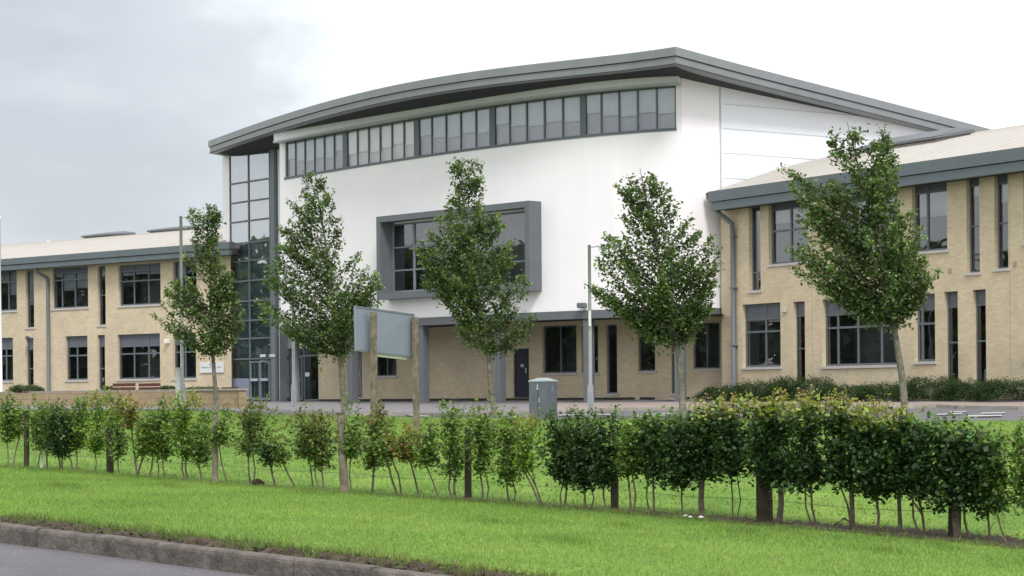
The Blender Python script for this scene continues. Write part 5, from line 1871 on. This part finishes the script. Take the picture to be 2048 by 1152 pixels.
# ------------------------------------------------------------------ signboard
def sign():
    dL, dR = 42.2, 44.6
    TL, TR = at(711, 611.5, dL), at(828.5, 628, dR)
    BL, BR = at(713, 702, dL), at(826, 715, dR)
    base = (at(737, 905, dL + .3) + at(825, 905, dR)) / 2
    o = thing('signboard', base, 'blank grey back of a large signboard on two timber posts, standing in the lawn', 'sign')
    e = (TR - TL); e.z = 0; e.normalize()
    n_ = Vector((e.y, -e.x, 0))
    if n_.y > 0: n_ = -n_
    g = MB()
    bk = -n_ * 0.05
    zt = (TL.z + TR.z) / 2
    g.hexa([BL, BR, BR + bk, BL + bk, TL, TR, TR + bk, TL + bk])
    bd = g.build('board', M['signgrey'], o, 0.008)
    g = MB()
    rim = n_ * 0.012
    w = 0.035
    z_ = Vector((0, 0, 1))
    for (a, b, v) in ((TL, TR, -z_ * w), (BL, BR, z_ * w)):
        g.hexa([a + n_ * .002, b + n_ * .002, b + rim, a + rim, a + v + n_ * .002, b + v + n_ * .002, b + v + rim, a + v + rim])
    g.build('rim', M['lightframe'], bd)
    for (xt, yt_, xb, dd_, w_) in ((737, 624, 738.5, dL + 0.45, 0.165), (820.5, 634, 824, dR - 0.12, 0.165)):
        # post top and foot
        q = n_ * 0.12
        t = at(xt, yt_, dd_) + q
        bz = lawn_pt(xb, 905).z - 0.25
        b = at(xb, 905, dd_) + q; b.z = bz
        g = MB()
        ex, ey = e * w_ / 2, n_ * 0.045
        g.hexa([b - ex + ey, b + ex + ey, b + ex - ey, b - ex - ey, t - ex + ey, t + ex + ey, t + ex - ey, t - ex - ey])
        g.build('post', M['timber'], o, 0.01)
    g = MB()
    p0 = lerp(BL, BR, 0.35); p1 = lerp(BL, BR, 0.93)
    g.hexa([p0 - z_ * .06 + bk, p1 - z_ * .06 + bk, p1 - z_ * .06 + bk * 2, p0 - z_ * .06 + bk * 2, p0 + bk, p1 + bk, p1 + bk * 2, p0 + bk * 2])
    g.build('batten', M['cover'], bd)
    return o
sign()

# ------------------------------------------------------------------ cabinet
def cabinet():
    d = 55.0
    cL, cM, cR = at(1058, 834, d + 0.35), at(1094.5, 837, d), at(1115, 835, d + 0.32)
    cL.z = cM.z = cR.z = lawn_pt(1090, 840).z - 0.02
    ztop = at(1094.5, 763.5, d).z
    cB = cL + (cR - cM)
    o = thing('utility_cabinet', (cL + cR) / 2, 'grey green metal utility cabinet with a shallow pyramid lid at the lawn edge', 'cabinet')
    g = MB()
    z_ = Vector((0, 0, 1)); H = ztop - cM.z
    g.hexa([cL, cM, cR, cB, cL + z_ * H, cM + z_ * H, cR + z_ * H, cB + z_ * H])
    g.build('body', M['cabinet'], o, 0.015)
    ctr = (cL + cR) / 2
    def out(p, k): return ctr + (p - ctr) * k
    g = MB()
    lo = [out(p, 1.05) + z_ * (H + 0.002) for p in (cL, cM, cR, cB)]
    g.hexa(lo + [p + z_ * 0.03 for p in lo])
    g.hexa([p + z_ * 0.031 for p in lo] + [out(p, 0.35) + z_ * (H + 0.11) for p in (cL, cM, cR, cB)])
    g.build('lid', M['cablid'], o, 0.005)
    # doors: groove down the long face
    ex = (cM - cL).normalized(); n_ = Vector((ex.y, -ex.x, 0))
    if n_.y > 0: n_ = -n_
    g = MB()
    c = (cL + cM) / 2 + z_ * 0.08 + n_ * 0.003
    g.box(c, ex, n_, (0.012, 0.008, H - 0.14)); g.build('door_gap', M['dark'], o)
    g = MB(); g.box(c + ex * 0.04 + z_ * 0.42, ex, n_, (0.02, 0.03, 0.12)); g.build('handle', M['galv'], o)
    ex2 = (cR - cM).normalized(); n2 = Vector((ex2.y, -ex2.x, 0))
    if n2.y > 0: n2 = -n2
    # painted number on the front
    def num(p, ex, n_, s, m_):
        g = MB()
        for (x, z, w, h) in ((0, 0.0, 0.8, 0.28), (0.05, 0.55, 0.24, 1.0), (-0.12, 1.25, 0.3, 0.2)):
            g.box(p + ex * (x * s) + z_ * (z * s) + n_ * 0.006, ex, n_, (w * s, 0.006, h * s))
        return g.build('painted_number', m_, o)
    num(lerp(cL, cM, 0.48) + z_ * (H - 0.20), ex, n_, 0.08, M['white'])
    num(lerp(cM, cR, 0.5) + z_ * (H - 0.22), ex2, n2, 0.055, M['cablid'])
cabinet()

# ------------------------------------------------------------------ lamp posts and flagpole
def lamp(px, yb, yt, d, label, head=1, door=True, arm=38, r=0.055):
    b = at(px, yb, d); b.z -= 0.1
    t = at(px, yt, d)
    t.x, t.y = b.x, b.y
    o = thing('street_lamp', b, label, 'street lamp', 'slim grey lamp posts')
    g = MB()
    hb = 1.0
    g.tube([b, b + Vector((0, 0, hb)), b + Vector((0, 0, hb + 0.08)), t], [r * 1.75, r * 1.7, r * 1.02, r * 0.85], 14)
    g.build('post', M['galv'], o)
    g = MB(); g.box(b + Vector((0, -r * 1.7, 0.35)), (1, 0, 0), (0, 1, 0), (0.09, 0.02, 0.5)); g.build('access_door', M['galv'], o)
    if head:
        g = MB()
        L_ = arm * d / F
        g.tube([t - Vector((0, 0, 0.06)), t + Vector((L_ * 0.55 * head, 0, -0.03))], 0.022, 8)
        g.build('arm', M['galv'], o)
        g = MB()
        c0 = t + Vector((L_ * 0.5 * head, 0, -0.05)); c1 = t + Vector((L_ * head, 0, -0.02))
        g.tube([c0, c0.lerp(c1, 0.2), c0.lerp(c1, 0.75), c1], [0.03, 0.06, 0.065, 0.02], 10)
        g.build('lamp_head', M['galv'], o)
    else:
        g = MB()
        g.tube([t, t + Vector((0, 0, 0.05)), t + Vector((0, 0, 0.28)), t + Vector((0, 0, 0.32))], [0.06, 0.12, 0.10, 0.03], 12)
        g.build('lamp_head', M['frame'], o)
    return o
l1 = lamp(1181.5, 838, 490, 56.5, 'grey street lamp with a short side arm against the white hall wall', 1, r=0.052)
p = at(1179.5, 652, 56.4)
g = MB(); g.box(p + Vector((0.0, -0.03, -0.0)), (1, 0, 0), (0, 1, 0), (0.06, 0.05, 0.42))
g.build('number_plate', M['white'], l1)
lamp(588, 828, 560, 64.5, 'slim grey lamp post behind the spiky tree, in front of the round entrance column', 1, arm=18, r=0.05)
l3 = lamp(365, 824, 432, 68.5, 'tall grey lamp post in front of the low wall and the left wing', 1, arm=16, r=0.06)
# feeder pillar next to the third lamp
fp = at(357, 824, 68.0); fp.z -= 0.1
o = thing('feeder_pillar', fp, 'narrow grey metal pillar box standing beside the tall left lamp post', 'pillar box')
H = at(357, 738, 68.0).z - fp.z
g = MB(); g.box(fp, (1, 0, 0), (0, 1, 0), (0.17, 0.16, H)); g.build('body', M['galv'], o, 0.02)
g = MB(); g.box(fp + Vector((0, 0, H + 0.002)), (1, 0, 0), (0, 1, 0), (0.20, 0.19, 0.04)); g.build('cap', M['galv'], o, 0.01)

fpb = at(1, 800, 88); fpt = at(0.5, 440, 88); fpt.x, fpt.y = fpb.x, fpb.y
o = thing('flagpole', (fpb.x, fpb.y, 1.2), 'tall white flagpole at the left edge behind the low wall', 'flagpole')
g = MB(); g.tube([Vector((fpb.x, fpb.y, 0.9)), fpt], [0.10, 0.055], 12); g.build('pole', M['white'], o)
g = MB(); g.tube([fpt, fpt + Vector((0, 0, .05)), fpt + Vector((0, 0, .14)), fpt + Vector((0, 0, .2))], [0.05, 0.1, 0.1, 0.03], 12); g.build('finial', M['white'], o)

# ------------------------------------------------------------------ far woodland west of the site (seen in the window reflections)
def woodland():
    global rng
    rng = np.random.default_rng(55)
    cents, cols, sz = [], [], []
    for k in range(90):
        y = -80 + k * 4.3
        x = -92 - 14 * rng.random() + (y - 60) ** 2 * 0.0006
        h = rng.uniform(13.6, 15.6)
        n = 1500
        v = rng.normal(size=(n, 3)); v /= np.linalg.norm(v, axis=1, keepdims=True)
        c = v * np.array([4.5, 4.0, h * 0.55]) * rng.uniform(0.6, 1.03, (n, 1)) + np.array([x, y, h * 0.45])
        cents.append(c)
        cols.append(palette(n, [(0.075, 0.10, 0.06), (0.10, 0.13, 0.08), (0.14, 0.17, 0.10)], [3, 3, 1]))  # greens lightened to put distance haze into the leaf colour
        sz.append(rng.uniform(0.9, 1.7, n))
    c = np.concatenate(cents)
    o = np_mesh('woodland', leaf_verts(c, np.concatenate(sz), 0.1, 4), 4, np.concatenate(cols), M['leaf'])
    tag(o, 'dark belt of far trees west of the school', 'woodland', kind='stuff')
woodland()

# ------------------------------------------------------------------ camera
cam = bpy.data.cameras.new('camera')
co = bpy.data.objects.new('camera', cam)
C.objects.link(co)
cam.sensor_width = 36
cam.sensor_fit = 'HORIZONTAL'
cam.lens = F / 2048 * 36
cam.shift_y = (PY - 576) / 2048
cam.clip_end = 5000
co.matrix_world = Matrix.Translation((0, 0, EYE)) @ Matrix.Rotation(math.radians(90), 4, 'X') @ Matrix.Rotation(-RHO, 4, 'Z')
bpy.context.scene.camera = co

# ------------------------------------------------------------------ light
SUN_EL, SUN_AZ = math.radians(48), math.radians(165)     # azimuth clockwise from +Y: behind the camera
sun = bpy.data.lights.new('sun', 'SUN')
sun.energy = 1.5
sun.angle = math.radians(14)
sun.color = (1.0, 0.97, 0.94)
so = bpy.data.objects.new('sun', sun)
C.objects.link(so)
sv = Vector((math.sin(SUN_AZ) * math.cos(SUN_EL), math.cos(SUN_AZ) * math.cos(SUN_EL), math.sin(SUN_EL)))
so.rotation_euler = sv.to_track_quat('Z', 'Y').to_euler()
so.location = sv * 100

w = bpy.data.worlds.new('World')
bpy.context.scene.world = w
w.use_nodes = True
nt = w.node_tree
N, L = nt.nodes, nt.links
bg = N['Background']
sky = N.new('ShaderNodeTexSky')
sky.sky_type = 'NISHITA'
sky.sun_disc = False
sky.sun_elevation = SUN_EL
sky.sun_rotation = SUN_AZ
tc = N.new('ShaderNodeTexCoord')
def noise(scale, detail, rough, sc=(1, 1, 2.2), loc=(0, 0, 0)):
    mp = N.new('ShaderNodeMapping')
    mp.inputs['Scale'].default_value = sc
    mp.inputs['Location'].default_value = loc
    L.new(tc.outputs['Generated'], mp.inputs[0])
    n = N.new('ShaderNodeTexNoise')
    n.inputs['Scale'].default_value = scale
    n.inputs['Detail'].default_value = detail
    n.inputs['Roughness'].default_value = rough
    L.new(mp.outputs[0], n.inputs['Vector'])
    return n.outputs['Fac']
def math_(op, a, b, clamp=False):
    m_ = N.new('ShaderNodeMath'); m_.operation = op; m_.use_clamp = clamp
    for i, v in enumerate((a, b)):
        if isinstance(v, (int, float)): m_.inputs[i].default_value = v
        else: L.new(v, m_.inputs[i])
    return m_.outputs[0]
n1 = noise(3.2, 7, 0.55, (1, 1, 2.4), (0.3, 0.0, 0.1))
n2 = noise(9.0, 6, 0.6, (1, 1, 2.0), (2.0, 0.4, 0.0))
# bank of darker cloud low in the west-north-west
vd = N.new('ShaderNodeVectorMath'); vd.operation = 'DOT_PRODUCT'
cdir = Vector((-0.30, 1.0, 0.085)).normalized()
vd.inputs[1].default_value = cdir
L.new(tc.outputs['Generated'], vd.inputs[0])
mr = N.new('ShaderNodeMapRange')
mr.interpolation_type = 'SMOOTHSTEP'
mr.inputs[1].default_value = 0.950; mr.inputs[2].default_value = 0.999
mr.inputs[3].default_value = 0.0; mr.inputs[4].default_value = 1.0
L.new(vd.outputs['Value'], mr.inputs[0])
nz = math_('SUBTRACT', n1, 0.5)
nz2 = math_('SUBTRACT', n2, 0.5)
f = math_('ADD', math_('MULTIPLY', mr.outputs[0], 0.82), math_('MULTIPLY', nz, 1.5))
f = math_('ADD', f, math_('MULTIPLY', nz2, 0.8), True)
ramp = N.new('ShaderNodeValToRGB')
els = ramp.color_ramp.elements
els[0].position = 0.0; els[0].color = (1.0, 1.0, 1.0, 1)
els[1].position = 1.0; els[1].color = (0.44, 0.47, 0.505, 1)
e_ = els.new(0.28); e_.color = (0.82, 0.845, 0.875, 1)
e_ = els.new(0.60); e_.color = (0.55, 0.585, 0.62, 1)
L.new(f, ramp.inputs[0])
sc_ = N.new('ShaderNodeMix'); sc_.data_type = 'RGBA'; sc_.blend_type = 'MULTIPLY'; sc_.inputs[0].default_value = 1
sc_.inputs[7].default_value = (8.4, 8.4, 8.4, 1)
sc_.clamp_result = False
L.new(ramp.outputs[0], sc_.inputs[6])
mxs = N.new('ShaderNodeMix'); mxs.data_type = 'RGBA'
mxs.inputs[0].default_value = 0.93
L.new(sky.outputs[0], mxs.inputs[6])
L.new(sc_.outputs[2], mxs.inputs[7])
L.new(mxs.outputs[2], bg.inputs[0])
bg.inputs[1].default_value = 0.1

s = bpy.context.scene
s.view_settings.view_transform = 'Standard'
s.view_settings.look = 'None'
s.view_settings.exposure = 0.74
s.view_settings.gamma = 1
s.cycles.max_bounces = 6
s.cycles.transparent_max_bounces = 12
